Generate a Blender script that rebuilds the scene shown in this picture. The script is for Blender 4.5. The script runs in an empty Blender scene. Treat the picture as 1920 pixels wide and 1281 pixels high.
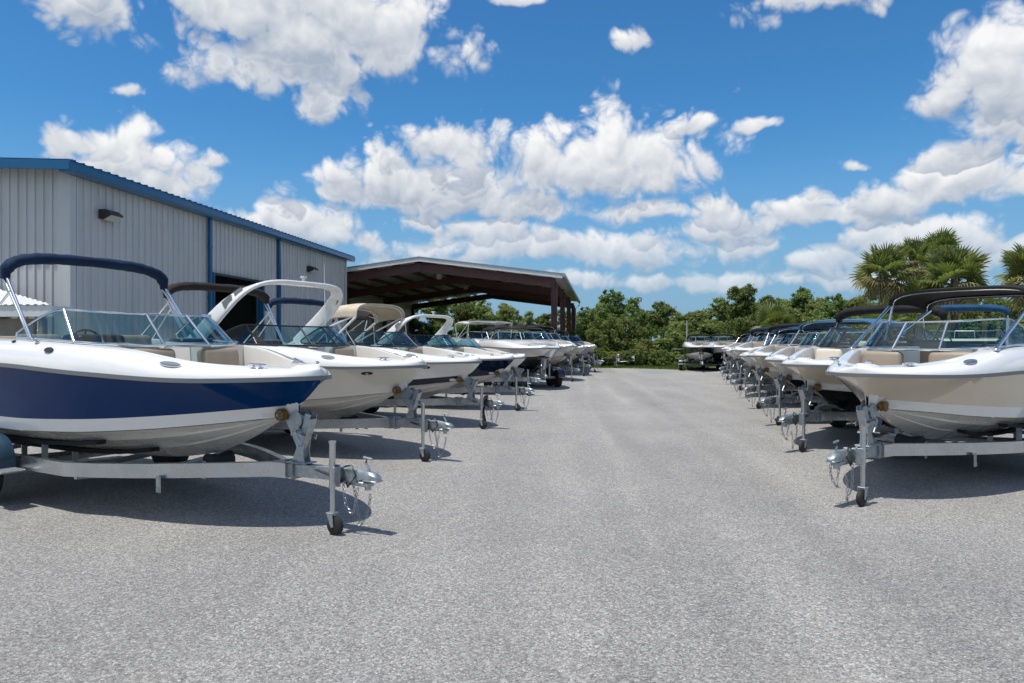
import bpy, bmesh, math, random
import numpy as np
from mathutils import Vector, Matrix, noise as mnoise

R = math.radians
PI = math.pi
random.seed(7)
sc = bpy.context.scene
col = sc.collection

# ------------------------------------------------------------------ camera
F_PX, CX, HY, CAM_H = 1330.0, 960.0, 640.5, 1.75
cam_d = bpy.data.cameras.new('camera')
cam = bpy.data.objects.new('camera', cam_d)
col.objects.link(cam)
cam.location = (0, 0, CAM_H)
cam.rotation_euler = (R(90), 0, 0)
cam_d.sensor_width = 36.0
cam_d.lens = 36.0 * F_PX / 1920.0
cam_d.clip_start = 0.05
cam_d.clip_end = 6000
sc.camera = cam

def G(px, py):
    """ground point seen at a photo pixel"""
    k = CAM_H / (py - HY)
    return ((px - CX) * k, F_PX * k)

# ------------------------------------------------------------------ sun and sky
SUN_TO = Vector((-0.34, -0.24, 1.40)).normalized()
sun_d = bpy.data.lights.new('sun', 'SUN')
sun_d.energy = 4.4
sun_d.angle = R(0.53)
sun_d.color = (1.0, 0.955, 0.88)
sun = bpy.data.objects.new('sun', sun_d)
col.objects.link(sun)
sun.rotation_euler = SUN_TO.to_track_quat('Z', 'Y').to_euler()

sc.view_settings.view_transform = 'Standard'
sc.view_settings.look = 'None'
sc.view_settings.exposure = 0.0
sc.view_settings.gamma = 1.0
sc.view_settings.use_curve_mapping = False
sc.cycles.use_denoising = True
try:
    sc.cycles.denoiser = 'OPENIMAGEDENOISE'
except Exception:
    pass
sc.cycles.use_adaptive_sampling = True
sc.cycles.adaptive_threshold = .02
sc.cycles.max_bounces = 8
sc.cycles.diffuse_bounces = 3
sc.cycles.glossy_bounces = 3
sc.cycles.transparent_max_bounces = 16
sc.cycles.transmission_bounces = 4
sc.cycles.caustics_reflective = False
sc.cycles.caustics_refractive = False
sc.cycles.sample_clamp_indirect = 6.0

world = bpy.data.worlds.new('World')
sc.world = world
world.use_nodes = True


class NT:
    """tiny node-tree helper"""
    def __init__(s, nt):
        s.nt = nt
    def n(s, typ, **kw):
        nd = s.nt.nodes.new(typ)
        for k, v in kw.items():
            setattr(nd, k, v)
        return nd
    def l(s, a, b):
        s.nt.links.new(a, b)
    def setin(s, sock, v):
        if isinstance(v, bpy.types.NodeSocket):
            s.l(v, sock)
        else:
            sock.default_value = v
    def math(s, op, a, b=None, c=None, clamp=False):
        nd = s.n('ShaderNodeMath', operation=op, use_clamp=clamp)
        s.setin(nd.inputs[0], a)
        if b is not None:
            s.setin(nd.inputs[1], b)
        if c is not None:
            s.setin(nd.inputs[2], c)
        return nd.outputs[0]
    def vmath(s, op, a, b=None, out=0):
        nd = s.n('ShaderNodeVectorMath', operation=op)
        s.setin(nd.inputs[0], a)
        if b is not None:
            s.setin(nd.inputs[1], b)
        return nd.outputs['Value'] if out == 'v' else nd.outputs[0]
    def mapr(s, v, a, b, c, d, smooth=False):
        nd = s.n('ShaderNodeMapRange')
        if smooth:
            nd.interpolation_type = 'SMOOTHSTEP'
        s.setin(nd.inputs[0], v)
        for i, q in enumerate((a, b, c, d)):
            s.setin(nd.inputs[i + 1], q)
        return nd.outputs[0]
    def noise(s, vec, scale, detail=4, rough=.55, lac=2.0, dist=0.0, out=0):
        nd = s.n('ShaderNodeTexNoise')
        if vec is not None:
            s.l(vec, nd.inputs['Vector'])
        nd.inputs['Scale'].default_value = scale
        nd.inputs['Detail'].default_value = detail
        nd.inputs['Roughness'].default_value = rough
        nd.inputs['Lacunarity'].default_value = lac
        nd.inputs['Distortion'].default_value = dist
        return nd.outputs[out]
    def mix(s, fac, a, b, blend='MIX'):
        nd = s.n('ShaderNodeMix', data_type='RGBA', blend_type=blend)
        s.setin(nd.inputs[0], fac)
        s.setin(nd.inputs[6], a)
        s.setin(nd.inputs[7], b)
        return nd.outputs[2]


def dirang(px, py):
    x, z = (px - CX) / F_PX, (HY - py) / F_PX
    return math.atan(x), math.atan2(z, math.sqrt(1 + x * x))

# cumulus heaps: centre and half sizes read off the photograph, kept as bearings in the sky
CLOUDS = [
    # centre x, y, half width, half height, strength
    (500, 0, 190, 115, 1.05), (620, 60, 190, 120, 1.05), (700, 95, 105, 62, 1.0), (520, 120, 190, 75, 1.0), (600, 180, 85, 62, .85), (130, 5, 130, 75, .9), 
    (140, 262, 75, 42, .9), (240, 305, 110, 62, 1.0), (315, 340, 95, 50, 1.0), 
    (222, 168, 40, 22, .55), (412, 306, 52, 26, .75), (968, 4, 55, 28, .7), (1205, 78, 52, 40, .6),
    (850, 288, 105, 56, 1.0), (720, 335, 90, 62, 1.0), (800, 365, 215, 62, 1.05), (990, 392, 125, 40, 1.0),
    (1150, 312, 190, 88, 1.1), (1080, 470, 330, 40, 1.0), (900, 438, 170, 34, .85), (700, 465, 42, 26, .9),
    (1210, 392, 90, 32, .95), (1340, 388, 60, 42, .9), (1340, 430, 120, 34, .95), (1510, 402, 130, 36, 1.0), (560, 432, 130, 44, 1.0), 
    (1300, 240, 55, 30, .85), (1422, 234, 44, 22, .8),
    (1860, 140, 120, 90, 1.1), (1900, 210, 130, 70, 1.0), (1790, 278, 95, 38, .8), (1790, 345, 200, 52, 1.05), 
    (1592, 303, 46, 20, .75), (1560, -5, 150, 50, 1.0),
    (1720, 450, 160, 48, 1.05), (1900, 460, 90, 46, 1.0), (1580, 490, 140, 32, .95), (1650, 520, 240, 30, .9), (1330, 530, 170, 26, .8), (1100, 530, 150, 26, .8), (820, 500, 160, 26, .8),
]


def build_world():
    nt = world.node_tree
    nt.nodes.clear()
    h = NT(nt)
    tc = h.n('ShaderNodeTexCoord')
    D = tc.outputs['Generated']
    sep = h.n('ShaderNodeSeparateXYZ')
    h.l(D, sep.inputs[0])
    u = h.math('ARCTAN2', sep.outputs[0], sep.outputs[1])
    v = h.math('ARCSINE', sep.outputs[2])
    cb = h.n('ShaderNodeCombineXYZ')
    h.l(u, cb.inputs[0])
    h.l(v, cb.inputs[1])
    warp = h.vmath('SUBTRACT', h.noise(D, 9.0, 2, .55, out=1), (.5, .5, .5))
    P = h.vmath('ADD', cb.outputs[0], h.vmath('MULTIPLY', warp, (.085, .055, 0)))
    # billows: rounded heads with creases between, several sizes of them
    dw = h.vmath('ADD', D, h.vmath('MULTIPLY', warp, (.05, .05, .05)))
    def billow(vec, octs):
        r = None
        for sc_, wt in octs:
            n_ = h.math('ABSOLUTE', h.math('SUBTRACT', h.noise(vec, sc_, 0), .5))
            r = h.math('MULTIPLY', n_, wt * 2) if r is None else h.math('MULTIPLY_ADD', n_, wt * 2, r)
        return r
    OCT = ((12.0, 1.0), (26.0, .62), (54.0, .34), (112.0, .17), (220.0, .07))
    nb = h.math('SUBTRACT', billow(dw, OCT), .46)
    nb2 = h.math('SUBTRACT', billow(h.vmath('ADD', dw, (-.006, -.002, .016)), OCT[:3]), .40)
    A = L = None
    for (px, py, rx, ry, amp) in sorted(CLOUDS, key=lambda c: -c[1]):
        cu, cv = dirang(px, py)
        u2, _ = dirang(px + rx, py)
        _, v2 = dirang(px, py - ry)
        ru, rv = abs(u2 - cu) * 1.17, abs(v2 - cv) * 1.17
        a = h.n('ShaderNodeVectorMath', operation='MULTIPLY_ADD')
        h.l(P, a.inputs[0])
        a.inputs[1].default_value = (1 / ru, 1 / rv, 0)
        a.inputs[2].default_value = (-cu / ru, -cv / rv, 0)
        a = a.outputs[0]
        m = h.vmath('MAXIMUM', a, h.vmath('MULTIPLY', a, (1, -1.45, 0)))
        x = h.math('SUBTRACT', h.vmath('LENGTH', m, out='v'), nb)
        al = h.mapr(x, amp - .46, amp + .08, 1, 0, True)
        sy = h.n('ShaderNodeSeparateXYZ')
        h.l(a, sy.inputs[0])
        li = h.math('MINIMUM', h.math('MULTIPLY_ADD', sy.outputs[1], .60, .55), 1.0)
        lf = h.mapr(x, amp + .04, amp + .20, 1, 0)
        if A is None:
            A = al
            mx = h.n('ShaderNodeMix', data_type='FLOAT')
            h.l(lf, mx.inputs[0])
            mx.inputs[2].default_value = .6
            h.l(li, mx.inputs[3])
            L = mx.outputs[0]
        else:
            A = h.math('MAXIMUM', A, al)
            mx = h.n('ShaderNodeMix', data_type='FLOAT')
            h.l(lf, mx.inputs[0])
            h.l(L, mx.inputs[2])
            h.l(li, mx.inputs[3])
            L = mx.outputs[0]
    # the same kind of heaps over the rest of the dome
    au = h.math('ABSOLUTE', u)
    rest = h.math('MAXIMUM', h.mapr(au, .74, .95, 0, 1, True), h.mapr(v, .54, .70, 0, 1, True))
    gen = h.math('SUBTRACT', h.noise(h.vmath('MULTIPLY', D, (1, 1, 1.6)), 2.6, 2, .5), .5)
    gen = h.math('MULTIPLY_ADD', gen, 6.0, h.math('MULTIPLY', nb, .8))
    ga = h.math('MULTIPLY', h.mapr(gen, .05, .45, 0, 1, True), rest)
    A = h.math('MAXIMUM', A, ga)
    L = h.math('MULTIPLY_ADD', ga, h.math('SUBTRACT', .62, L), L)
    A = h.math('MULTIPLY', A, h.mapr(v, .0, .04, 0, 1, True))
    relief = h.math('MULTIPLY', h.math('SUBTRACT', nb, nb2), .62)
    lit = h.math('ADD', L, relief, clamp=True)
    cc = h.mix(lit, (3.9, 4.6, 5.65, 1), (9.5, 9.5, 9.5, 1))
    sky = h.n('ShaderNodeTexSky', sky_type='NISHITA')
    sky.sun_disc = False
    sky.sun_elevation = math.asin(SUN_TO.z)
    sky.sun_rotation = math.atan2(SUN_TO.x, SUN_TO.y)
    sky.altitude = 0
    sky.air_density = 1.0
    sky.dust_density = .2
    sky.ozone_density = 2.0
    hs = h.n('ShaderNodeHueSaturation')
    hs.inputs['Saturation'].default_value = 1.15
    h.l(sky.outputs[0], hs.inputs['Color'])
    skyc = h.mix(1.0, hs.outputs[0], (.56, 1.06, 1.30, 1), 'MULTIPLY')
    skyc = h.mix(h.mapr(v, -.02, .30, .92, 0, True), skyc, (2.35, 3.85, 5.75, 1))
    cc = h.mix(h.mapr(v, .02, .20, .55, 1.0, True), skyc, cc)
    outc = h.mix(A, skyc, cc)
    bg = h.n('ShaderNodeBackground')
    bg.inputs['Strength'].default_value = 0.1
    h.l(outc, bg.inputs['Color'])
    wo = h.n('ShaderNodeOutputWorld')
    h.l(bg.outputs[0], wo.inputs[0])
build_world()
world.cycles.sampling_method = 'MANUAL'
world.cycles.sample_map_resolution = 512

# ------------------------------------------------------------------ materials
MATS = {}


def pmat(name, base, rough=.5, metal=0.0, coat=0.0, var=0.0, vscale=6.0, bump=0.0, bscale=40.0,
         rvar=0.0, spec=.5, sheen=0.0, emis=None):
    m = bpy.data.materials.new(name)
    m.use_nodes = True
    nt = m.node_tree
    h = NT(nt)
    b = nt.nodes['Principled BSDF']
    b.inputs['Base Color'].default_value = (*base, 1)
    b.inputs['Roughness'].default_value = rough
    b.inputs['Metallic'].default_value = metal
    b.inputs['Coat Weight'].default_value = coat
    b.inputs['Coat Roughness'].default_value = .04
    b.inputs['Specular IOR Level'].default_value = spec
    tc = h.n('ShaderNodeTexCoord')
    if var > 0:
        nz = h.noise(tc.outputs['Object'], vscale, 5, .6)
        lo = tuple(c * (1 - var) for c in base) + (1,)
        hi = tuple(min(1, c * (1 + var)) for c in base) + (1,)
        h.l(h.mix(h.mapr(nz, .3, .7, 0, 1), lo, hi), b.inputs['Base Color'])
    if rvar > 0:
        nz = h.noise(tc.outputs['Object'], vscale * 1.7, 4, .6)
        h.l(h.mapr(nz, .3, .7, max(0, rough - rvar), rough + rvar), b.inputs['Roughness'])
    if bump > 0:
        nz = h.noise(tc.outputs['Object'], bscale, 3, .6)
        bp = h.n('ShaderNodeBump')
        bp.inputs['Strength'].default_value = bump
        bp.inputs['Distance'].default_value = .01
        h.l(nz, bp.inputs['Height'])
        h.l(bp.outputs[0], b.inputs['Normal'])
    MATS[name] = m
    return m


def glassmat(name, tint, frest=.5):
    m = bpy.data.materials.new(name)
    m.use_nodes = True
    nt = m.node_tree
    nt.nodes.clear()
    h = NT(nt)
    tr = h.n('ShaderNodeBsdfTransparent')
    tr.inputs[0].default_value = (*tint, 1)
    gl = h.n('ShaderNodeBsdfGlossy')
    gl.inputs['Roughness'].default_value = .015
    lw = h.n('ShaderNodeLayerWeight')
    lw.inputs['Blend'].default_value = .5
    fac = h.math('MULTIPLY_ADD', h.math('POWER', lw.outputs['Facing'], 5.0), .92, .06, clamp=True)
    mx = h.n('ShaderNodeMixShader')
    h.l(fac, mx.inputs[0])
    h.l(tr.outputs[0], mx.inputs[1])
    h.l(gl.outputs[0], mx.inputs[2])
    o = h.n('ShaderNodeOutputMaterial')
    h.l(mx.outputs[0], o.inputs[0])
    MATS[name] = m
    return m


def leafmat(name, c1, c2, trans=.35):
    m = bpy.data.materials.new(name)
    m.use_nodes = True
    nt = m.node_tree
    nt.nodes.clear()
    h = NT(nt)
    geo = h.n('ShaderNodeNewGeometry')
    oi = h.n('ShaderNodeObjectInfo')
    tc = h.n('ShaderNodeTexCoord')
    nz = h.noise(tc.outputs['Object'], 1.1, 3, .6)
    f = h.math('ADD', h.math('MULTIPLY', geo.outputs['Random Per Island'], .45),
               h.math('MULTIPLY', nz, .55))
    f = h.mapr(f, .25, .75, 0, 1)
    c = h.mix(f, (*c1, 1), (*c2, 1))
    hs = h.n('ShaderNodeHueSaturation')
    h.l(c, hs.inputs['Color'])
    h.l(h.mapr(oi.outputs['Random'], 0, 1, .475, .52), hs.inputs['Hue'])
    h.l(h.mapr(oi.outputs['Random'], 0, 1, .75, 1.2), hs.inputs['Value'])
    di = h.n('ShaderNodeBsdfPrincipled')
    di.inputs['Roughness'].default_value = .5
    di.inputs['Specular IOR Level'].default_value = .35
    h.l(hs.outputs[0], di.inputs['Base Color'])
    ts = h.n('ShaderNodeBsdfTranslucent')
    ht = h.mix(.5, hs.outputs[0], (.25, .35, .04, 1), 'MIX')
    h.l(ht, ts.inputs[0])
    mx = h.n('ShaderNodeMixShader')
    mx.inputs[0].default_value = trans
    h.l(di.outputs[0], mx.inputs[1])
    h.l(ts.outputs[0], mx.inputs[2])
    o = h.n('ShaderNodeOutputMaterial')
    h.l(mx.outputs[0], o.inputs[0])
    MATS[name] = m
    return m


def asphaltmat():
    m = bpy.data.materials.new('asphalt')
    m.use_nodes = True
    nt = m.node_tree
    h = NT(nt)
    b = nt.nodes['Principled BSDF']
    tc = h.n('ShaderNodeTexCoord')
    P = tc.outputs['Object']
    # aggregate: chips of pale and dark stone a centimetre or so across
    vo = h.n('ShaderNodeTexVoronoi')
    vo.inputs['Scale'].default_value = 80
    vo.inputs['Randomness'].default_value = 1
    h.l(h.vmath('ADD', P, h.vmath('MULTIPLY', h.noise(P, 30, 1, .5, out=1), (.03, .03, 0))), vo.inputs['Vector'])
    chip = h.n('ShaderNodeSeparateColor')
    h.l(vo.outputs['Color'], chip.inputs[0])
    worm = h.noise(P, 100, 3, .62, 2.2, .9)
    fine = h.noise(P, 150, 1, .6)
    sp = h.math('ADD', h.math('MULTIPLY', chip.outputs[0], .34),
                h.math('ADD', h.math('MULTIPLY', worm, .95), h.math('MULTIPLY', fine, .35)))
    sp = h.mapr(sp, .50, 1.12, 0, 1)
    ramp = h.n('ShaderNodeValToRGB')
    e = ramp.color_ramp.elements
    e[0].position = 0
    e[0].color = (.100, .097, .094, 1)
    e[1].position = 1
    e[1].color = (.66, .64, .61, 1)
    k = e.new(.35); k.color = (.230, .225, .217, 1)
    k = e.new(.7); k.color = (.365, .356, .344, 1)
    h.l(sp, ramp.inputs[0])
    c = ramp.outputs[0]
    # worn lanes along the drive, broad patches, tan dust
    mp = h.n('ShaderNodeMapping')
    h.l(P, mp.inputs[0])
    mp.inputs['Rotation'].default_value = (0, 0, R(9))
    mp.inputs['Scale'].default_value = (1.0, .06, 1)
    lane = h.noise(mp.outputs[0], .75, 2, .55)
    c = h.mix(1.0, c, h.mix(h.mapr(lane, .35, .68, 0, 1, True), (.94, .94, .94, 1), (1.06, 1.06, 1.05, 1)), 'MULTIPLY')
    # wheel paths down the drive: polished pale bands with darker crowns between
    sx = h.n('ShaderNodeSeparateXYZ')
    h.l(P, sx.inputs[0])
    wob = h.math('MULTIPLY', h.math('SUBTRACT', h.noise(mp.outputs[0], .5, 1), .5), .9)
    acr = h.math('ADD', h.math('SUBTRACT', sx.outputs[0], h.math('MULTIPLY', sx.outputs[1], .082)), wob)
    def band(c0, w):
        return h.mapr(h.math('ABSOLUTE', h.math('SUBTRACT', acr, c0)), 0, w, 1, 0, True)
    pale = h.math('MAXIMUM', h.math('MAXIMUM', band(-.15, .38), band(1.45, .36)), h.math('MAXIMUM', band(2.75, .3), band(.62, .16)))
    dark = h.math('MAXIMUM', band(2.28, .22), h.math('MULTIPLY', band(.9, .35), .5))
    brk = h.mapr(h.noise(P, .7, 3, .6), .35, .65, .15, 1)
    c = h.mix(h.math('MULTIPLY', h.math('MULTIPLY', pale, brk), .60), c, h.mix(1.0, c, (1.22, 1.21, 1.19, 1), 'MULTIPLY'))
    c = h.mix(h.math('MULTIPLY', h.math('MULTIPLY', dark, brk), .55), c, h.mix(1.0, c, (.82, .82, .83, 1), 'MULTIPLY'))
    blot = h.noise(P, .33, 4, .62)
    c = h.mix(1.0, c, h.mix(h.mapr(blot, .32, .68, 0, 1), (.90, .90, .90, 1), (1.10, 1.09, 1.07, 1)), 'MULTIPLY')
    dust = h.noise(P, .9, 4, .65, 2, .6)
    c = h.mix(h.mapr(dust, .56, .78, 0, .24, True), c, (.40, .365, .31, 1))
    stain = h.noise(h.vmath('ADD', P, (31, 17, 0)), 1.7, 3, .6)
    c = h.mix(h.mapr(stain, .66, .80, 0, .20, True), c, (.14, .138, .14, 1))
    # hairline cracks
    cv = h.n('ShaderNodeTexVoronoi', feature='DISTANCE_TO_EDGE')
    cv.inputs['Scale'].default_value = .17
    h.l(h.vmath('ADD', P, h.vmath('MULTIPLY', h.noise(P, 1.4, 2, .6, out=1), (1.3, 1.3, 0))), cv.inputs['Vector'])
    cmask = h.math('MULTIPLY', h.mapr(cv.outputs[0], .0, .0028, .55, 0), h.mapr(h.noise(P, .25, 2), .45, .6, 0, 1))
    c = h.mix(cmask, c, (.07, .07, .07, 1))
    h.l(c, b.inputs['Base Color'])
    b.inputs['Roughness'].default_value = .88
    b.inputs['Specular IOR Level'].default_value = .3
    bp = h.n('ShaderNodeBump')
    bp.inputs['Strength'].default_value = .75
    bp.inputs['Distance'].default_value = .008
    h.l(sp, bp.inputs['Height'])
    h.l(bp.outputs[0], b.inputs['Normal'])
    MATS['asphalt'] = m


def grassgroundmat():
    m = bpy.data.materials.new('grass_ground')
    m.use_nodes = True
    nt = m.node_tree
    h = NT(nt)
    b = nt.nodes['Principled BSDF']
    tc = h.n('ShaderNodeTexCoord')
    n1 = h.noise(tc.outputs['Object'], .5, 5, .65)
    n2 = h.noise(tc.outputs['Object'], 14, 4, .7)
    c = h.mix(h.mapr(n1, .35, .65, 0, 1), (.075, .12, .03, 1), (.16, .17, .055, 1))
    c = h.mix(h.mapr(n2, .3, .7, 0, .6), c, (.04, .075, .015, 1))
    h.l(c, b.inputs['Base Color'])
    b.inputs['Roughness'].default_value = .9
    MATS['grass_ground'] = m


def sidingmat(name, c):
    """painted steel with faint weather streaks running down and dust low on the sheet"""
    m = bpy.data.materials.new(name)
    m.use_nodes = True
    nt = m.node_tree
    h = NT(nt)
    b = nt.nodes['Principled BSDF']
    geo = h.n('ShaderNodeNewGeometry')
    mp = h.n('ShaderNodeMapping')
    h.l(geo.outputs['Position'], mp.inputs[0])
    mp.inputs['Scale'].default_value = (3.0, 3.0, .16)
    n1 = h.noise(mp.outputs[0], 1.6, 5, .65)
    n2 = h.noise(geo.outputs['Position'], .5, 3, .6)
    f = h.math('ADD', h.math('MULTIPLY', n1, .65), h.math('MULTIPLY', n2, .35))
    cc = h.mix(h.mapr(f, .36, .66, 0, 1), tuple(x * .90 for x in c) + (1,), tuple(x * 1.05 for x in c) + (1,))
    h.l(cc, b.inputs['Base Color'])
    b.inputs['Roughness'].default_value = .42
    MATS[name] = m


asphaltmat()
grassgroundmat()
sidingmat('siding_grey', (.525, .53, .53))
sidingmat('siding_cream', (.50, .47, .40))
pmat('gel_white', (.80, .79, .77), .10, coat=.6, var=.03, vscale=1.5, rvar=.05)
pmat('gel_cream', (.66, .575, .455), .10, coat=.6, var=.03, vscale=1.5)
pmat('gel_ivory', (.74, .70, .62), .11, coat=.6, var=.03, vscale=1.5)
pmat('gel_bottom', (.66, .635, .59), .28, coat=.3, var=.04, vscale=2.5, rvar=.1)
pmat('gel_navy', (.001, .030, .125), .06, spec=.15)
pmat('gel_ink', (.004, .010, .034), .08, spec=.4)
pmat('gel_black', (.007, .0075, .009), .2, spec=.4)
pmat('gel_grey', (.20, .21, .225), .2, coat=.6)
pmat('liner', (.70, .68, .645), .35, var=.05, vscale=3)
pmat('nonskid', (.70, .69, .66), .7, bump=.2, bscale=300)
pmat('vinyl_tan', (.30, .245, .185), .48, var=.06, vscale=8, bump=.12, bscale=120)
pmat('vinyl_cream', (.66, .60, .50), .45, var=.05, vscale=8, bump=.1, bscale=120)
pmat('canvas_navy', (.004, .019, .055), .8, var=.25, vscale=4, bump=.7, bscale=26, spec=.3)
pmat('canvas_black', (.012, .012, .013), .8, var=.25, vscale=4, bump=.7, bscale=26, spec=.3)
pmat('canvas_blue', (.010, .058, .135), .8, var=.25, vscale=4, bump=.7, bscale=26, spec=.3)
pmat('canvas_brown', (.026, .02, .018), .8, var=.25, vscale=4, bump=.7, bscale=26, spec=.3)
pmat('canvas_sky', (.045, .13, .23), .8, var=.2, vscale=4, bump=.6, bscale=26, spec=.3)
pmat('canvas_beige', (.55, .47, .36), .8, var=.12, vscale=4, bump=.5, bscale=26, spec=.3)
pmat('stainless', (.74, .75, .76), .17, metal=1.0)
pmat('alu_rail', (.54, .555, .57), .30, metal=1.0, var=.10, vscale=3, rvar=.10)
pmat('galv', (.40, .435, .455), .48, metal=.85, var=.22, vscale=22, rvar=.1, bump=.1, bscale=60)
pmat('galv_dark', (.30, .33, .35), .5, metal=.8, var=.2, vscale=20)
pmat('rubber', (.018, .018, .018), .75, var=.2, vscale=12, bump=.2, bscale=90)
pmat('dark_trim', (.02, .021, .023), .35)
pmat('rail_vinyl', (.17, .175, .18), .35)
pmat('roller', (.16, .085, .02), .45, var=.3, vscale=30)
pmat('fender_blue', (.018, .05, .085), .3, coat=.4)
pmat('fender_black', (.015, .015, .016), .35, coat=.3)
pmat('carpet', (.012, .012, .013), .95)
pmat('strap', (.035, .03, .025), .8)
pmat('chain', (.34, .35, .36), .4, metal=.9)
pmat('lamp_amber', (.55, .16, .01), .3)
pmat('lamp_red', (.35, .012, .01), .3)
pmat('blue_trim', (.006, .098, .225), .34, coat=.2, var=.10, vscale=2)
pmat('roof_blue', (.03, .10, .20), .4, var=.1, vscale=2)
pmat('white_metal', (.60, .61, .61), .45, var=.08, vscale=1.2)
pmat('steel_red', (.095, .038, .033), .5, var=.22, vscale=2.5, rvar=.1)
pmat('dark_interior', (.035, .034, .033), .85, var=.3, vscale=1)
pmat('concrete', (.34, .33, .31), .85, var=.14, vscale=1.5, bump=.2, bscale=30)
pmat('bronze', (.030, .027, .025), .45)
pmat('lens', (.50, .50, .48), .25)
pmat('bark', (.115, .088, .065), .9, var=.35, vscale=5, bump=.8, bscale=14)
pmat('palm_bark', (.12, .098, .075), .95, var=.4, vscale=9, bump=1.0, bscale=12)
pmat('wood_post', (.22, .20, .17), .85, var=.2, vscale=3)
glassmat('glass_teal', (.43, .64, .68))
glassmat('glass_smoke', (.36, .44, .46))
leafmat('leaf_oak', (.075, .120, .036), (.250, .310, .100), .5)
leafmat('leaf_light', (.130, .175, .045), (.350, .390, .135), .5)
leafmat('leaf_shrub', (.105, .150, .040), (.300, .350, .120), .5)
leafmat('leaf_palm', (.095, .130, .035), (.29, .31, .11), .4)
leafmat('leaf_palm_old', (.20, .19, .05), (.38, .33, .14), .3)
leafmat('leaf_dead', (.22, .165, .09), (.40, .32, .20), .15)
leafmat('leaf_grass', (.05, .09, .015), (.15, .18, .05))
M = MATS

# ------------------------------------------------------------------ mesh helpers


def finish(name, verts, faces, mat, parent=None, smooth=None, loc=None, kind=None):
    me = bpy.data.meshes.new(name)
    me.from_pydata([tuple(v) for v in verts], [], faces)
    me.validate(clean_customdata=False)
    if mat is not None:
        me.materials.append(M[mat] if isinstance(mat, str) else mat)
    if smooth:
        me.polygons.foreach_set('use_smooth', [True] * len(me.polygons))
        if smooth < 180:
            me.set_sharp_from_angle(angle=R(smooth))
    me.update()
    return link(name, me, parent, loc, kind)


def link(name, me, parent=None, loc=None, kind=None):
    o = bpy.data.objects.new(name, me)
    col.objects.link(o)
    if parent is not None:
        o.parent = parent
    if loc is not None:
        o.location = loc
    if kind:
        o['kind'] = kind
    return o


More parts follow.
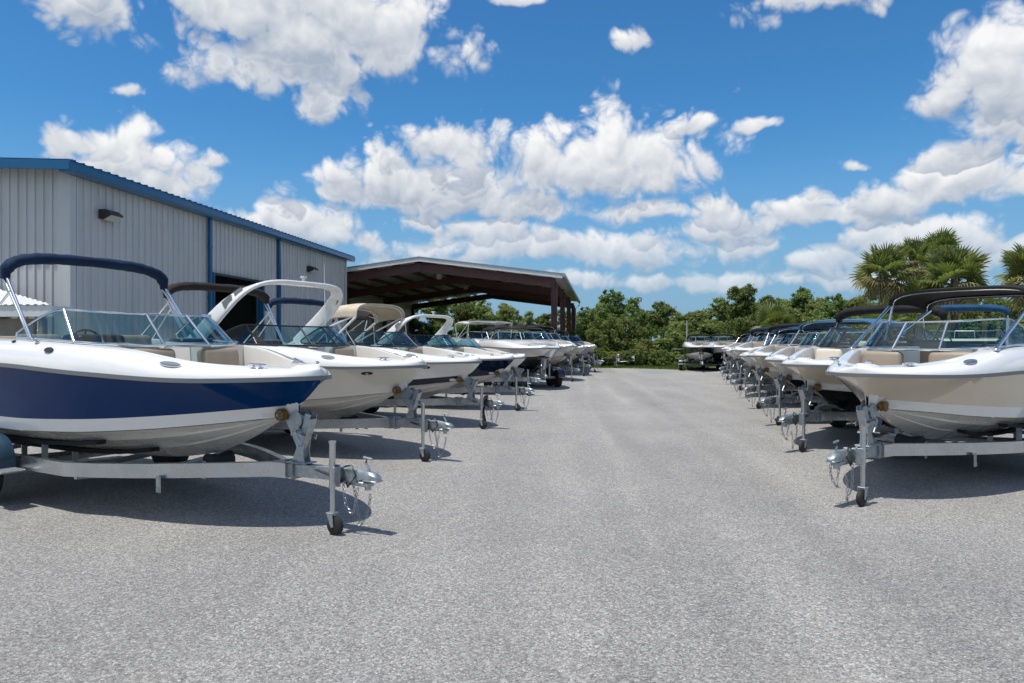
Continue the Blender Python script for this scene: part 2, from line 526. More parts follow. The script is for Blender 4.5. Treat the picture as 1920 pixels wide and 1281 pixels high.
class MB:
    def __init__(s):
        s.v, s.f = [], []
    def add(s, vs, fs):
        k = len(s.v)
        s.v += [tuple(v) for v in vs]
        s.f += [tuple(i + k for i in f) for f in fs]
        return s
    def box(s, c, size, rot=None):
        x, y, z = size[0] / 2, size[1] / 2, size[2] / 2
        vs = [Vector(p) for p in ((-x, -y, -z), (x, -y, -z), (x, y, -z), (-x, y, -z), (-x, -y, z), (x, -y, z), (x, y, z), (-x, y, z))]
        if rot is not None:
            vs = [rot @ p for p in vs]
        vs = [p + Vector(c) for p in vs]
        return s.add(vs, [(0, 3, 2, 1), (4, 5, 6, 7), (0, 1, 5, 4), (1, 2, 6, 5), (2, 3, 7, 6), (3, 0, 4, 7)])
    def rbox(s, c, size, r=.03, seg=3, rot=None):
        bm = bmesh.new()
        bmesh.ops.create_cube(bm, size=1)
        bmesh.ops.scale(bm, vec=size, verts=bm.verts)
        bmesh.ops.bevel(bm, geom=list(bm.edges), offset=min(r, min(size) * .49), segments=seg, affect='EDGES', profile=.5)
        vs = [v.co.copy() for v in bm.verts]
        bm.verts.index_update()
        fs = [tuple(v.index for v in f.verts) for f in bm.faces]
        bm.free()
        if rot is not None:
            vs = [rot @ p for p in vs]
        return s.add([p + Vector(c) for p in vs], fs)
    def beam(s, a, b, w, hgt, up=(0, 0, 1)):
        a, b = Vector(a), Vector(b)
        d = (b - a).normalized()
        sd = d.cross(Vector(up)).normalized()
        u = sd.cross(d).normalized()
        vs = []
        for p in (a, b):
            for (i, j) in ((-1, -1), (1, -1), (1, 1), (-1, 1)):
                vs.append(p + sd * (w / 2 * i) + u * (hgt / 2 * j))
        return s.add(vs, [(0, 1, 2, 3), (7, 6, 5, 4), (0, 4, 5, 1), (1, 5, 6, 2), (2, 6, 7, 3), (3, 7, 4, 0)])
    def sweep(s, path, prof, up=(0, 0, 1), cap=True, scales=None, closed=False):
        """prof: list of (side, up) offsets"""
        P = [Vector(p) for p in path]
        n, k = len(P), len(prof)
        vs = []
        up = Vector(up)
        for i, p in enumerate(P):
            if closed:
                d = (P[(i + 1) % n] - P[i - 1])
            else:
                d = (P[min(i + 1, n - 1)] - P[max(i - 1, 0)])
            d = d.normalized() if d.length > 1e-9 else Vector((1, 0, 0))
            uu = up if abs(d.dot(up)) < .98 else Vector((1, 0, 0))
            sd = d.cross(uu).normalized()
            u = sd.cross(d).normalized()
            q = 1 if scales is None else scales[i]
            for (a, b) in prof:
                vs.append(p + sd * a * q + u * b * q)
        fs = []
        for i in range(n if closed else n - 1):
            i2 = (i + 1) % n
            for j in range(k):
                j2 = (j + 1) % k
                fs.append((i * k + j, i * k + j2, i2 * k + j2, i2 * k + j))
        if cap and not closed:
            fs.append(tuple(range(k - 1, -1, -1)))
            fs.append(tuple((n - 1) * k + j for j in range(k)))
        return s.add(vs, fs)
    def tube(s, path, r, seg=8, up=(0, 0, 1), cap=True, closed=False, scales=None):
        prof = [(r * math.cos(2 * PI * j / seg), r * math.sin(2 * PI * j / seg)) for j in range(seg)]
        return s.sweep(path, prof, up, cap, scales, closed)
    def cyl(s, a, b, r, seg=14, r2=None):
        a, b = Vector(a), Vector(b)
        return s.tube([a, b], r, seg, scales=[1, (r2 / r) if r2 is not None else 1])
    def lathe(s, c, axis, prof, seg=20):
        """prof: (radius, along axis)"""
        ax = Vector(axis).normalized()
        t = Vector((0, 0, 1)) if abs(ax.z) < .9 else Vector((1, 0, 0))
        e1 = ax.cross(t).normalized()
        e2 = ax.cross(e1)
        vs = []
        for (r, a) in prof:
            for j in range(seg):
                th = 2 * PI * j / seg
                vs.append(Vector(c) + ax * a + (e1 * math.cos(th) + e2 * math.sin(th)) * r)
        fs = []
        for i in range(len(prof) - 1):
            for j in range(seg):
                j2 = (j + 1) % seg
                fs.append((i * seg + j, i * seg + j2, (i + 1) * seg + j2, (i + 1) * seg + j))
        fs.append(tuple(range(seg - 1, -1, -1)))
        fs.append(tuple((len(prof) - 1) * seg + j for j in range(seg)))
        return s.add(vs, fs)
    def grid(s, rows, wrap=False):
        n, k = len(rows), len(rows[0])
        fs = []
        for i in range(n - 1):
            for j in range(k if wrap else k - 1):
                j2 = (j + 1) % k
                fs.append((i * k + j, i * k + j2, (i + 1) * k + j2, (i + 1) * k + j))
        return s.add([p for r in rows for p in r], fs)
    def poly_prism(s, pts, off):
        off = Vector(off)
        n = len(pts)
        vs = [Vector(p) for p in pts] + [Vector(p) + off for p in pts]
        fs = [tuple(range(n - 1, -1, -1)), tuple(range(n, 2 * n))]
        for i in range(n):
            j = (i + 1) % n
            fs.append((i, j, n + j, n + i))
        return s.add(vs, fs)
    def build(s, name, mat, parent=None, smooth=None, **kw):
        return finish(name, s.v, s.f, mat, parent, smooth, **kw)


def empty(name, loc=(0, 0, 0), rz=0.0):
    o = bpy.data.objects.new(name, None)
    o.empty_display_size = .2
    col.objects.link(o)
    o.location = loc
    o.rotation_euler = (0, 0, rz)
    return o


def tag(o, label, cat, group=None):
    o['label'] = label
    o['category'] = cat
    if group:
        o['group'] = group
    return o


def struct(o):
    o['kind'] = 'structure'
    return o


def pchip(pts):
    xs = [p[0] for p in pts]
    ys = [p[1] for p in pts]
    n = len(xs)
    m = []
    sl = [(ys[i + 1] - ys[i]) / (xs[i + 1] - xs[i]) for i in range(n - 1)]
    for i in range(n):
        if i == 0:
            m.append(sl[0])
        elif i == n - 1:
            m.append(sl[-1])
        else:
            m.append(0 if sl[i - 1] * sl[i] <= 0 else 2 * sl[i - 1] * sl[i] / (sl[i - 1] + sl[i]))
    def f(x):
        if x <= xs[0]:
            return ys[0]
        if x >= xs[-1]:
            return ys[-1]
        i = 0
        while x > xs[i + 1]:
            i += 1
        h = xs[i + 1] - xs[i]
        t = (x - xs[i]) / h
        return (ys[i] * (2 * t**3 - 3 * t**2 + 1) + m[i] * h * (t**3 - 2 * t**2 + t)
                + ys[i + 1] * (-2 * t**3 + 3 * t**2) + m[i + 1] * h * (t**3 - t**2))
    return f


def clamp(x, a=0.0, b=1.0):
    return max(a, min(b, x))

# ------------------------------------------------------------------ setting
# ground sheet to the horizon, drive and yard laid on it
gm = MB().add([(-2500, -400, 0), (2500, -400, 0), (2500, 4000, 0), (-2500, 4000, 0)], [(0, 1, 2, 3)])
struct(gm.build('ground', 'grass_ground'))
edge = [(-40, -14), (30, -14), (30, 20), (27, 30), (22.5, 38.5), (17, 41.2), (11, 43.2), (7.5, 46.2), (3.0, 47.0),
        (1.5, 44), (0.2, 38), (-1.0, 34), (-6, 33.8), (-16, 34.2), (-40, 34)]
struct(MB().add([(x, y, .004) for x, y in edge], [tuple(range(len(edge)))]).build('yard_pavement', 'asphalt'))

# frame of the warehouse: wall runs from P0 along W, N points out to the drive
P0 = Vector((-10.9, 17.5, 0))
W = Vector((.1266, .992, 0)).normalized()
N = Vector((W.y, -W.x, 0))
EAVE = 6.0
WLEN = 18.95


def wpt(s, n, z):
    return P0 + W * s + N * n + Vector((0, 0, z))


def rib_panel_mesh(pitch, z0, z1, name, depth=.042, mat='siding_grey'):
    """one sheet width with its rib; local x along the wall, y outwards"""
    a = pitch
    prof = [(0, 0), (a * .68, 0), (a * .72, depth), (a * .90, depth), (a * .94, 0), (a * 1.002, 0)]
    mid = [(a * .30, .0), (a * .33, .003), (a * .36, 0)]
    prof = prof[:1] + mid + prof[1:]
    vs, fs = [], []
    for z in (z0, z1):
        for (x, y) in prof:
            vs.append((x, y, z))
    k = len(prof)
    for i in range(k - 1):
        fs.append((i, i + 1, k + i + 1, k + i))
    me = bpy.data.meshes.new(name)
    me.from_pydata(vs, [], fs)
    me.materials.append(M[mat])
    return me


def warehouse():
    t = empty('warehouse', P0 + W * (WLEN / 2) - N * 8)
    inv = Matrix.Translation(-t.location)
    def part(name, mb, mat, parent=None, smooth=None):
        mb.v = [tuple(Vector(v) - t.location) for v in mb.v]
        return mb.build(name, mat, parent or t, smooth)
    # solid core behind the sheets
    m = MB()
    for s0, s1, z0, z1 in ((0, 6.30, 0, EAVE), (9.90, WLEN, 0, EAVE), (6.30, 9.90, 4.04, EAVE)):
        m.poly_prism([wpt(s0, -.02, z0), wpt(s1, -.02, z0), wpt(s1, -.02, z1), wpt(s0, -.02, z1)], -N * .18)
    m.poly_prism([wpt(0, -.20, 0), wpt(.18, -.20, 0), wpt(.18, -.20, EAVE), wpt(0, -.20, EAVE)], -N * 15.8)
    m.poly_prism([wpt(WLEN - .18, -.20, 0), wpt(WLEN, -.20, 0), wpt(WLEN, -.20, EAVE), wpt(WLEN - .18, -.20, EAVE)], -N * 15.8)
    m.poly_prism([wpt(0, -16, 0), wpt(WLEN, -16, 0), wpt(WLEN, -16, EAVE), wpt(0, -16, EAVE)], -N * .2)
    part('wall', m, 'siding_grey')
    part('floor_slab', MB().poly_prism([wpt(.2, -.25, .03), wpt(WLEN - .2, -.25, .03), wpt(WLEN - .2, -15.9, .03), wpt(.2, -15.9, .03)], (0, 0, .05)), 'concrete')
    # side wall sheets
    rz = math.atan2(W.y, W.x)
    pitch = .27
    full = rib_panel_mesh(pitch, .06, EAVE, 'wall_panel')
    over = rib_panel_mesh(pitch, 4.06, EAVE, 'wall_panel')
    n = int(WLEN / pitch)
    for i in range(n):
        s = .14 + i * pitch
        if s + pitch > WLEN - .1:
            break
        me = over if 6.12 < s < 9.80 else full
        o = link('wall_panel', me, t)
        p = wpt(s + pitch, .004, 0) - t.location
        o.location = p
        o.rotation_euler = (0, 0, rz + PI)      # x runs back along the wall, y outwards
    # gable end sheets, wider pitch; they follow the rake of the roof
    gp = .235
    G0 = -W
    for i in range(58):
        n0 = -.30 - i * gp
        ztop = EAVE + .02 + (-n0) * .055
        me = rib_panel_mesh(gp, .06, ztop - .03, 'end_panel', .036)
        o = link('end_panel', me, t)
        p = wpt(-.004, n0, 0) - t.location
        o.location = p
        o.rotation_euler = (0, 0, math.atan2(N.y, N.x) + PI)
    # corner flashing
    m = MB()
    m.poly_prism([wpt(-.05, .045, .06), wpt(.14, .045, .06), wpt(.14, .045, EAVE), wpt(-.05, .045, EAVE)], -N * .04)
    m.poly_prism([wpt(-.05, .004, .06), wpt(-.05, -.30, .06), wpt(-.05, -.30, EAVE), wpt(-.05, .004, EAVE)], W * .04)
    part('corner_flashing', m, 'siding_grey')
    m = MB()
    m.poly_prism([wpt(WLEN - .1, .045, .06), wpt(WLEN + .03, .045, .06), wpt(WLEN + .03, .045, EAVE), wpt(WLEN - .1, .045, EAVE)], -N * .05)
    part('corner_flashing', m, 'white_metal')
    # roof sheets
    m = MB()
    r0, r1 = -.45, WLEN + .4
    rows = []
    ns = [.34, -8.0, -16.3]
    zs = [EAVE + .12, EAVE + .12 + 8.3 * .055, EAVE + .10]
    m.grid([[wpt(r0, a, z) for a, z in zip(ns, zs)], [wpt(r1, a, z) for a, z in zip(ns, zs)]])
    rf = part('roof', m, 'roof_blue')
    # upstand ribs of the roof at the eave
    rb = MB().box((0, .55, .025), (.05, 1.6, .03))
    rme = None
    k = 0
    s = r0 + .2
    while s < r1:
        if rme is None:
            o = rb.build('roof_rib', 'roof_blue', rf)
            rme = o.data
        else:
            o = link('roof_rib', rme, rf)
        o.location = wpt(s, .09, EAVE + .125) - t.location
        o.rotation_euler = (R(3.15), 0, rz)
        s += .3048
        k += 1
    # eave gutter, rake trim
    m = MB()
    pr = [(.30, -.16), (.36, -.10), (.36, .04), (.345, .10), (.06, .10), (.06, -.16)]
    pts0 = [wpt(r0, a, EAVE + b) for a, b in pr]
    m.poly_prism(pts0, W * (r1 - r0))
    part('gutter', m, 'blue_trim')
    m = MB()
    m.poly_prism([wpt(r0 - .04, .36, EAVE - .13), wpt(r0 - .04, .36, EAVE + .07), wpt(r0 - .04, -8, EAVE + .07 + 8.3 * .055), wpt(r0 - .04, -8, EAVE - .13 + 8.3 * .055)], W * .05)
    m.poly_prism([wpt(r0 - .02, .365, EAVE + .075), wpt(r0 - .02, -8, EAVE + .075 + 8.3 * .055), wpt(r0 + .10, -8, EAVE + .145 + 8.3 * .055), wpt(r0 + .10, .365, EAVE + .145)], (0, 0, .012))
    m.poly_prism([wpt(r0, .06, EAVE - .02), wpt(r0, -8, EAVE - .02 + 8 * .055), wpt(-.06, -8, EAVE - .02 + 8 * .055), wpt(-.06, .06, EAVE - .02)], (0, 0, .02))
    part('rake_trim', m, 'blue_trim')
    # downspouts
    for s in (6.12, 11.2):
        m = MB().beam(wpt(s, .10, .12), wpt(s, .10, EAVE - .15), .13, .10, up=N)
        d = part('downspout', m, 'blue_trim')
        for z in (1.5, 3.2, 4.9):
            part('bracket', MB().beam(wpt(s - .09, .10, z), wpt(s + .09, .10, z), .115, .04, up=(0, 0, 1)), 'blue_trim', d)
    # roller door opening frame and drum
    m = MB()
    for s in (6.35, 9.85):
        part('door_jamb', MB().beam(wpt(s, .0, .05), wpt(s, .0, 4.05), .10, .24, up=N), 'blue_trim')
    part('door_header', MB().beam(wpt(6.30, .03, 4.03), wpt(9.90, .03, 4.03), .16, .08), 'dark_trim')
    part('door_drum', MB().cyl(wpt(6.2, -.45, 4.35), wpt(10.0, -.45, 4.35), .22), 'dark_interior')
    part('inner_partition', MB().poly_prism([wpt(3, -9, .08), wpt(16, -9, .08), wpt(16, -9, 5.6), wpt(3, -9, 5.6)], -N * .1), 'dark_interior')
    tag(t, 'long grey ribbed metal warehouse with blue gutter, downspouts and open roller door', 'warehouse')
    # wall packs are fixed things of their own
    for s, z, lab in ((1.19, 5.05, 'bronze wall light near the front corner of the grey warehouse'),
                      (14.27, 4.95, 'bronze wall light on the far third of the grey warehouse wall')):
        L = empty('wall_light', wpt(s, .035, z), rz)
        b = MB()
        b.poly_prism([(-.25, 0, -.10), (-.25, 0, .14), (-.25, -.20, .14), (-.25, -.34, .04), (-.25, -.34, 0), (-.25, -.10, -.12)], (.5, 0, 0))
        b.build('housing', 'bronze', L)
        MB().poly_prism([(-.21, -.115, -.124), (-.21, -.335, -.012), (.21, -.335, -.012), (.21, -.115, -.124)], (0, -.008, -.012)).build('lens', 'lens', L)
        tag(L, lab, 'wall light', 'wall lights on the warehouse')
    # canopy roof at the left end wall
    a = empty('entrance_awning', P0 - N * 2.2 - W * .9)
    def apart(name, mb, mat, smooth=None):
        mb.v = [tuple(Vector(v) - a.location) for v in mb.v]
        return mb.build(name, mat, a, smooth)
    zt, zl = 3.08, 2.62
    rows = []
    nn = 144
    lo, hi = [], []
    for i in range(nn + 1):
        nx = .22 - i * 7.0 / nn
        q = clamp((.22 - nx) / 2.2)
        rip = .011 * (1 if i % 4 < 2 else -1)
        lo.append(wpt(-.86, nx, zl + rip))
        hi.append(wpt(-.08 - .78 * (1 - q), nx, zl + (zt - zl) * q + rip))
    apart('roof_sheet', MB().grid([lo, hi]), 'white_metal')
    m = MB()
    m.poly_prism([wpt(-.83, .20, zl - .28), wpt(-.83, -6.7, zl - .28), wpt(-.83, -6.7, zl - .03), wpt(-.83, .20, zl - .03)], W * .06)
    apart('fascia', m, 'white_metal')
    m = MB().poly_prism([wpt(-.77, .18, zl - .27), wpt(-.10, .18, zl - .27), wpt(-.10, .18, zl - .03), wpt(-.77, .18, zl - .03)], -N * .05)
    apart('end_board', m, 'white_metal')
    for nx in (-.15, -3.4, -6.2):
        apart('post', MB().beam(wpt(-.72, nx, .01), wpt(-.72, nx, zl - .3), .12, .12, up=N), 'wood_post')
    m = MB().poly_prism([wpt(-.45, -.3, .01), wpt(-.45, -6.6, .01), wpt(-.45, -6.6, 2.3), wpt(-.45, -.3, 2.3)], W * .08)
    apart('side_board', m, 'wood_post')
    tag(a, 'low white corrugated awning against the end wall of the grey warehouse', 'awning')
warehouse()

# ---- open boat shelter
SC = Vector((2.2, 36.0, 0))          # front right corner
EZ, APZ = 5.06, 5.96
HALF = 6.95


def spt(a, b, z):
    """a: metres left from the right eave, b: metres back"""
    return SC - N * a + W * b + Vector((0, 0, z))


def shelter():
    t = empty('boat_shelter', SC - N * HALF)
    DEP = 24.2
    def part(name, mb, mat, parent=None, smooth=None):
        mb.v = [tuple(Vector(v) - t.location) for v in mb.v]
        return mb.build(name, mat, parent or t, smooth)
    def rz(a):
        return EZ + (APZ - EZ) * (1 - abs(a - HALF) / HALF)
    # roof sheets with ribs
    for (a0, a1) in ((-.35, HALF), (HALF, 2 * HALF + .3)):
        rows = []
        nn = 80
        f = []
        for b_i in range(nn + 1):
            b = -.5 + (DEP + .8) * b_i / nn
            r = .03 if b_i % 4 == 0 else 0
            rows.append([spt(a0, b, rz(a0) + .10 + r), spt(a1, b, rz(a1) + .10 + r)])
        m = MB().grid(rows)
        m.grid([[Vector(p) - Vector((0, 0, .035)) for p in rr] for rr in (rows[0], rows[-1])])
        part('roof_slope', m, 'white_metal')
    # front fascia and right gutter
    for (a0, a1) in ((-.38, HALF), (HALF, 2 * HALF + .3)):
        m = MB().poly_prism([spt(a0, -.55, rz(a0) - .10), spt(a1, -.55, rz(a1) - .10), spt(a1, -.55, rz(a1) + .13), spt(a0, -.55, rz(a0) + .13)], W * .04)
        part('fascia', m, 'white_metal')
        m = MB().poly_prism([spt(a0, -.57, rz(a0) + .085), spt(a1, -.57, rz(a1) + .085), spt(a1, -.57, rz(a1) + .15), spt(a0, -.57, rz(a0) + .15)], W * .02)
        part('drip_edge', m, 'galv_dark')
    m = MB().poly_prism([spt(-.36, -.5, EZ - .08), spt(-.52, -.5, EZ - .05), spt(-.52, -.5, EZ + .10), spt(-.36, -.5, EZ + .12)], W * (DEP + .8))
    part('gutter', m, 'galv')
    part('downpipe', MB().tube([spt(-.44, DEP - .2, EZ - .05), spt(-.44, DEP - .2, EZ - .25), spt(-.12, DEP - .2, EZ - .5), spt(-.12, DEP - .2, .2)], .05), 'galv')
    # frames
    for b in (0, 7.6, 15.6, 23.6):
        m = MB()
        m.beam(spt(0.0, b, rz(0) - .34), spt(HALF, b, rz(HALF) - .34), .16, .46)
        ra = part('rafter', m, 'steel_red')
        m = MB()
        m.beam(spt(HALF, b, rz(HALF) - .34), spt(2 * HALF, b, rz(0) - .34), .16, .46)
        part('rafter', m, 'steel_red')
        for a in (.06, 2 * HALF - .06):
            m = MB()
            for dq in (-.14, .14):
                m.beam(spt(a + dq, b, .01), spt(a + dq, b, EZ - .3), .22, .02, up=N)
            m.beam(spt(a, b, .01), spt(a, b, EZ - .3), .02, .28, up=N)
            m.beam(spt(a, b, .006), spt(a, b, .03), .4, .4, up=N)
            part('column', m, 'steel_red')
    for i, a in enumerate((.3, 1.6, 2.9, 4.2, 5.5, 6.7, 7.2, 8.4, 9.7, 11.0, 12.3, 13.6)):
        m = MB().beam(spt(a, -.45, rz(a) - .03), spt(a, DEP + .1, rz(a) - .03), .06, .20)
        part('purlin', m, 'steel_red')
    # back and left side sheets
    m = MB().poly_prism([spt(2 * HALF + .1, .2, .05), spt(2 * HALF + .1, DEP, .05), spt(2 * HALF + .1, DEP, EZ), spt(2 * HALF + .1, .2, EZ)], N * .05)
    part('side_wall', m, 'siding_cream')
    for b in (4.0, 12.0):
        m = MB().beam(spt(HALF, b, rz(HALF) - .62), spt(HALF, b, rz(HALF) - .34), .25, .25, up=N)
        part('lamp', m, 'lens')
    tag(t, 'open steel boat shelter with low gable roof and dark red frames', 'shelter')
shelter()

# ------------------------------------------------------------------ boats
class Hull:
    """lines of one runabout; d = metres aft of the bow tip, y to port, z above the ground"""
    def __init__(s, L=5.9, B=1.12, zb=1.40, rise=.03, depth=.97, bluff=.62, deck=.29, rake=1.0, cuddy=False):
        s.L, s.B, s.zb, s.bluff = L, B, zb, bluff
        k = rake
        e = depth / .87
        s.zk = pchip([(0, zb - .05), (.13 * k, zb - .17), (.35 * k, zb - .33), (.62 * k, zb - .475), (1.0 * k, zb - .62 * (e * .5 + .5)),
                      (1.55 * k, zb - .745 * e), (2.3 * k, zb - .83 * e), (3.3, zb - depth + .01), (L, zb - depth)])
        s.zcl = pchip([(0, zb - .355), (.5 * k, zb - .40), (1.0 * k, zb - .455), (1.7, zb - .52), (2.6, zb - .575), (3.6, zb - .60), (L, zb - .60)])
        q = B / 1.12
        s.bcl = pchip([(0, 0), (.44 * k, .0), (.62 * k, .13 * q), (1.0 * k, .40 * q), (1.6 * k, .68 * q), (2.5, .90 * q), (3.5, .97 * q), (L, .95 * q)])
        s.zrl = pchip([(0, zb), (.8, zb - .015), (2.0, zb + rise * .35), (min(3.4, L * .62), zb + rise), (L * .8, zb + rise * 1.2), (L, zb + rise * .8)])
        s.hdl = pchip([(0, .085), (.35, .105), (1.0, deck * .58), (1.8, deck * .93), (2.6, deck), (4.2, deck * .97), (L, deck * .78)])
        s.zll = pchip([(0, zb - .24), (.3, zb - .265), (.7, zb - .305), (1.3, zb - .36), (2.3, zb - .425), (3.5, zb - .46), (L, zb - .44)])
    def colr(s, d):
        _, zc = s.chine(d)
        zr = s.zrl(d)
        return clamp((s.zll(d) - zc - .006) / max(zr - zc - .006, .01), 0.0, .9)
    def hb(s, d):
        t = clamp(d / 3.0)
        v = s.B * (1 - (1 - t) ** 2.15) ** s.bluff if d > 0 else 0
        if d > .68 * s.L:
            v *= 1 - .06 * ((d - .68 * s.L) / (.32 * s.L)) ** 2
        return v
    def chine(s, d):
        zk, zc = s.zk(d), s.zcl(d)
        if zk >= zc:
            return 0.0, zk
        return s.bcl(d), zc
    def side(s, d, u):
        """topside point, u from chine 0 to sheer 1"""
        bc, zc = s.chine(d)
        e = 1.45 + (.8 - 1.45) * clamp(d / 3.2)
        bs, zr = s.hb(d), s.zrl(d)
        off = .014 * clamp(bc / .3) * (1 - u)
        return bc + off + (bs - bc - off) * u ** e, zc + .006 + (zr - zc - .006) * u
    def deckp(s, d, k):
        """deck edge profile, k 0 rail .. 1 crest"""
        bs, zr, h = s.hb(d), s.zrl(d), s.hdl(d)
        w = min(.19, bs * .55)
        y = bs - w * (.12 * math.sin(k * PI / 2) + .88 * k ** 1.7)
        z = zr + .02 + (h - .02) * math.sin(k * PI / 2) ** .85
        return y, z


def sym(rows_fn, ds, ks):
    """rows for port and starboard of a surface fn(d, k) -> (y, z)"""
    out = []
    for sg in (1, -1):
        out.append([[(-d, sg * rows_fn(d, k)[0], rows_fn(d, k)[1]) for k in ks] for d in ds])
    return out


def make_boat(name, origin, rz, hull, label, group=None, top='gel_white', side='gel_white', band='gel_white',
              bottom='gel_bottom', seat='vinyl_tan', xw=1.95, wh=.36, frame='stainless', glass='glass_teal',
              boot=None, canopy=None, tower=None, cuddy=False, lod=1.0, dash=None, near=-1, badge=True, whip=False, hull_port=None):
    H = hull
    t = empty(name, (origin[0], origin[1], 0), rz)
    t.location.z = 0
    L = H.L
    d0 = .27
    dA = xw + .12
    dB = xw + .85
    dC = L - 1.05
    nn = max(18, int(44 * lod))
    base_d = [0, .012, .03, .06, .1, .15, .21, .28, .36, .45, .55, .66, .78, .9]
    base_d += list(np.linspace(1.02, L, nn))
    base_d = sorted(set(round(float(x), 4) for x in base_d))
    hs = 10
    # --- hull
    us = [i / 9 for i in range(10)]
    def colf(d):
        return H.colr(d)
    m = MB()
    m2 = MB()
    for sg in (1, -1):
        rows, rows2 = [], []
        for d in base_d:
            c = colf(d)
            rows.append([(-d, sg * H.side(d, c + (1 - c) * u)[0], H.side(d, c + (1 - c) * u)[1]) for u in us])
            rows2.append([(-d, sg * H.side(d, c * u)[0], H.side(d, c * u)[1]) for u in [0, .33, .66, 1.0]])
        m.grid(rows)
        m2.grid(rows2)
    m.build('topside', side, t, 50)
    m2.build('lower_band', band, t, 50)
    m = MB()
    fr = [0, .15, .30, .40, .42, .445, .46, .60, .74, .755, .775, .79, .9, 1.0]
    for sg in (1, -1):
        rows = []
        for d in base_d:
            bc, zc = H.chine(d)
            zk = H.zk(d)
            r = []
            for f in fr:
                y = bc * f
                z = zk + (zc - zk) * (f ** 1.08)
                if f in (.42, .445) or f in (.755, .775):
                    z -= .014 * clamp(bc / .5)
                r.append((-d, sg * (y + (.012 if f == 1.0 and bc > 0 else 0)), z))
            rows.append(r)
        m.grid(rows)
    m.build('hull_bottom', bottom, t, 35)
    # transom
    m = MB()
    pr = [(-L, 0, H.zk(L))] + [(-L, H.chine(L)[0] * f, H.zk(L) + (H.chine(L)[1] - H.zk(L)) * f) for f in (.5, 1)]
    pr += [(-L, *H.side(L, u)) for u in (.3, .6, 1.0)] + [(-L, *H.deckp(L, k)) for k in (.3, .7, 1)]
    pr2 = pr + [(x, -y, z) for x, y, z in pr[::-1] if y > 1e-6]
    m.add(pr2, [tuple(range(len(pr2)))])
    m.build('transom', band, t)
    # --- deck
    def hi(d):
        if cuddy:
            if d < dA:
                return 0
        else:
            if d < d0:
                return 0
            if d < dA:
                return max(0.0, (H.deckp(d, 1)[0] - .07)) * clamp((d - d0) / .30) ** .42
        if d < dB:
            return .26
        if d < dC:
            return H.deckp(d, 1)[0] - .06
        return 0
    zones = [d0 + .002, d0 + .02, d0 + .05, d0 + .1, d0 + .17, d0 + .25, d0 + .35, dA - .001, dA, dB - .001, dB, dC - .001, dC]
    dd = sorted(set(base_d + [round(z, 4) for z in zones]))
    ks = [0, .06, .15, .3, .45, .6, .75, .9, 1.0]
    m = MB()
    for sg in (1, -1):
        rows = []
        for d in dd:
            pr = [H.deckp(d, k) for k in ks]
            y1, z1 = pr[-1]
            a = hi(d)
            yi = min(a, y1 - .01) if a > 0 else 0
            crown = .035 * (1 - yi / max(y1, .05)) if a == 0 else .0
            r = [(-d, sg * y, z) for y, z in pr]
            r.append((-d, sg * (y1 * .6 + yi * .4), z1 + .006 + crown * .6))
            r.append((-d, sg * (y1 * .12 + yi * .88), z1 + .008 + crown))
            r.append((-d, sg * yi, z1 + (crown if a == 0 else -.006)))
            rows.append(r)
        m.grid(rows)
    dk = m.build('deck', top, t, 48)
    # --- liner and floor
    zf = H.zb - .42
    m = MB()
    ld = [d for d in dd if (d0 + .002 <= d < dC or abs(d - (dC - .001)) < 1e-6) and hi(d) > 0]
    for sg in (1, -1):
        rows = []
        for d in ld:
            a = hi(d)
            y1, z1 = H.deckp(d, 1)
            yi = min(a, y1 - .01)
            low = max(zf, H.zcl(d) - .02)
            yl = min(yi - .02 if yi > .05 else yi * .6, max(.02, H.side(d, .15)[0] - .05))
            rows.append([(-d, sg * yi, z1 - .004), (-d, sg * (yi - .008), z1 - .05), (-d, sg * (yl * .3 + yi * .7), z1 * .5 + low * .5), (-d, sg * yl, low + .01), (-d, 0, low)])
        m.grid(rows)
    # closing walls at the two ends of the well
    for d in (dC - .001,):
        a = hi(d)
        y1, z1 = H.deckp(d, 1)
        low = max(zf, H.zcl(d) - .02)
        m.add([(-d, a, z1), (-d, -a, z1), (-d, -a + .03, low), (-d, a - .03, low)], [(0, 1, 2, 3)])
    m.build('cockpit_liner', 'liner', t, 40)
    # --- rub rail
    path = [(-d, H.hb(d), H.zrl(d)) for d in reversed(base_d)] + [(-d, -H.hb(d), H.zrl(d)) for d in base_d[1:]]
    rr = MB().sweep(path, [(-.020, -.019), (.010, -.019), (.020, -.011), (.020, .011), (.010, .022), (-.020, .022)], cap=True)
    rr = rr.build('rub_rail', 'rail_vinyl', t, 50)
    MB().sweep([(x, y, z) for x, y, z in path], [(.016, -.012), (.030, -.008), (.030, .010), (.016, .014)]).build('rail_insert', 'stainless', rr, 60)
    # --- bow eye and stem band
    ze = H.zb - .36
    de = min(base_d, key=lambda d: abs(H.zk(d) - ze))
    MB().tube([(-de + .0, 0, ze + .03), (-de + .07, 0, ze + .03), (-de + .07, 0, ze - .03), (-de, 0, ze - .03)], .012, 6).build('bow_eye', 'stainless', t, 60)
    # --- fittings on the deck edge
    def fit(d, k, sg, mbf, nm, mat):
        y, z = H.deckp(d, k)
        y2, z2 = H.deckp(d, min(1, k + .05))
        y3, z3 = H.deckp(d + .06, k)
        tx = Vector((-.06, sg * (y3 - y), z3 - z)).normalized()
        up = Vector((0, sg * (y2 - y), z2 - z)).normalized()
        nr = tx.cross(up)
        if nr.y * sg < 0:
            nr = -nr
        up = nr.cross(tx) if nr.cross(tx).z > 0 else tx.cross(nr)
        rot = Matrix((tx, up, nr)).transposed()
        mb = mbf()
        o = mb.build(nm, mat, t, 45)
        o.matrix_local = Matrix.Translation(Vector((-d, sg * y, z)) + nr * .004) @ rot.to_4x4()
        return o
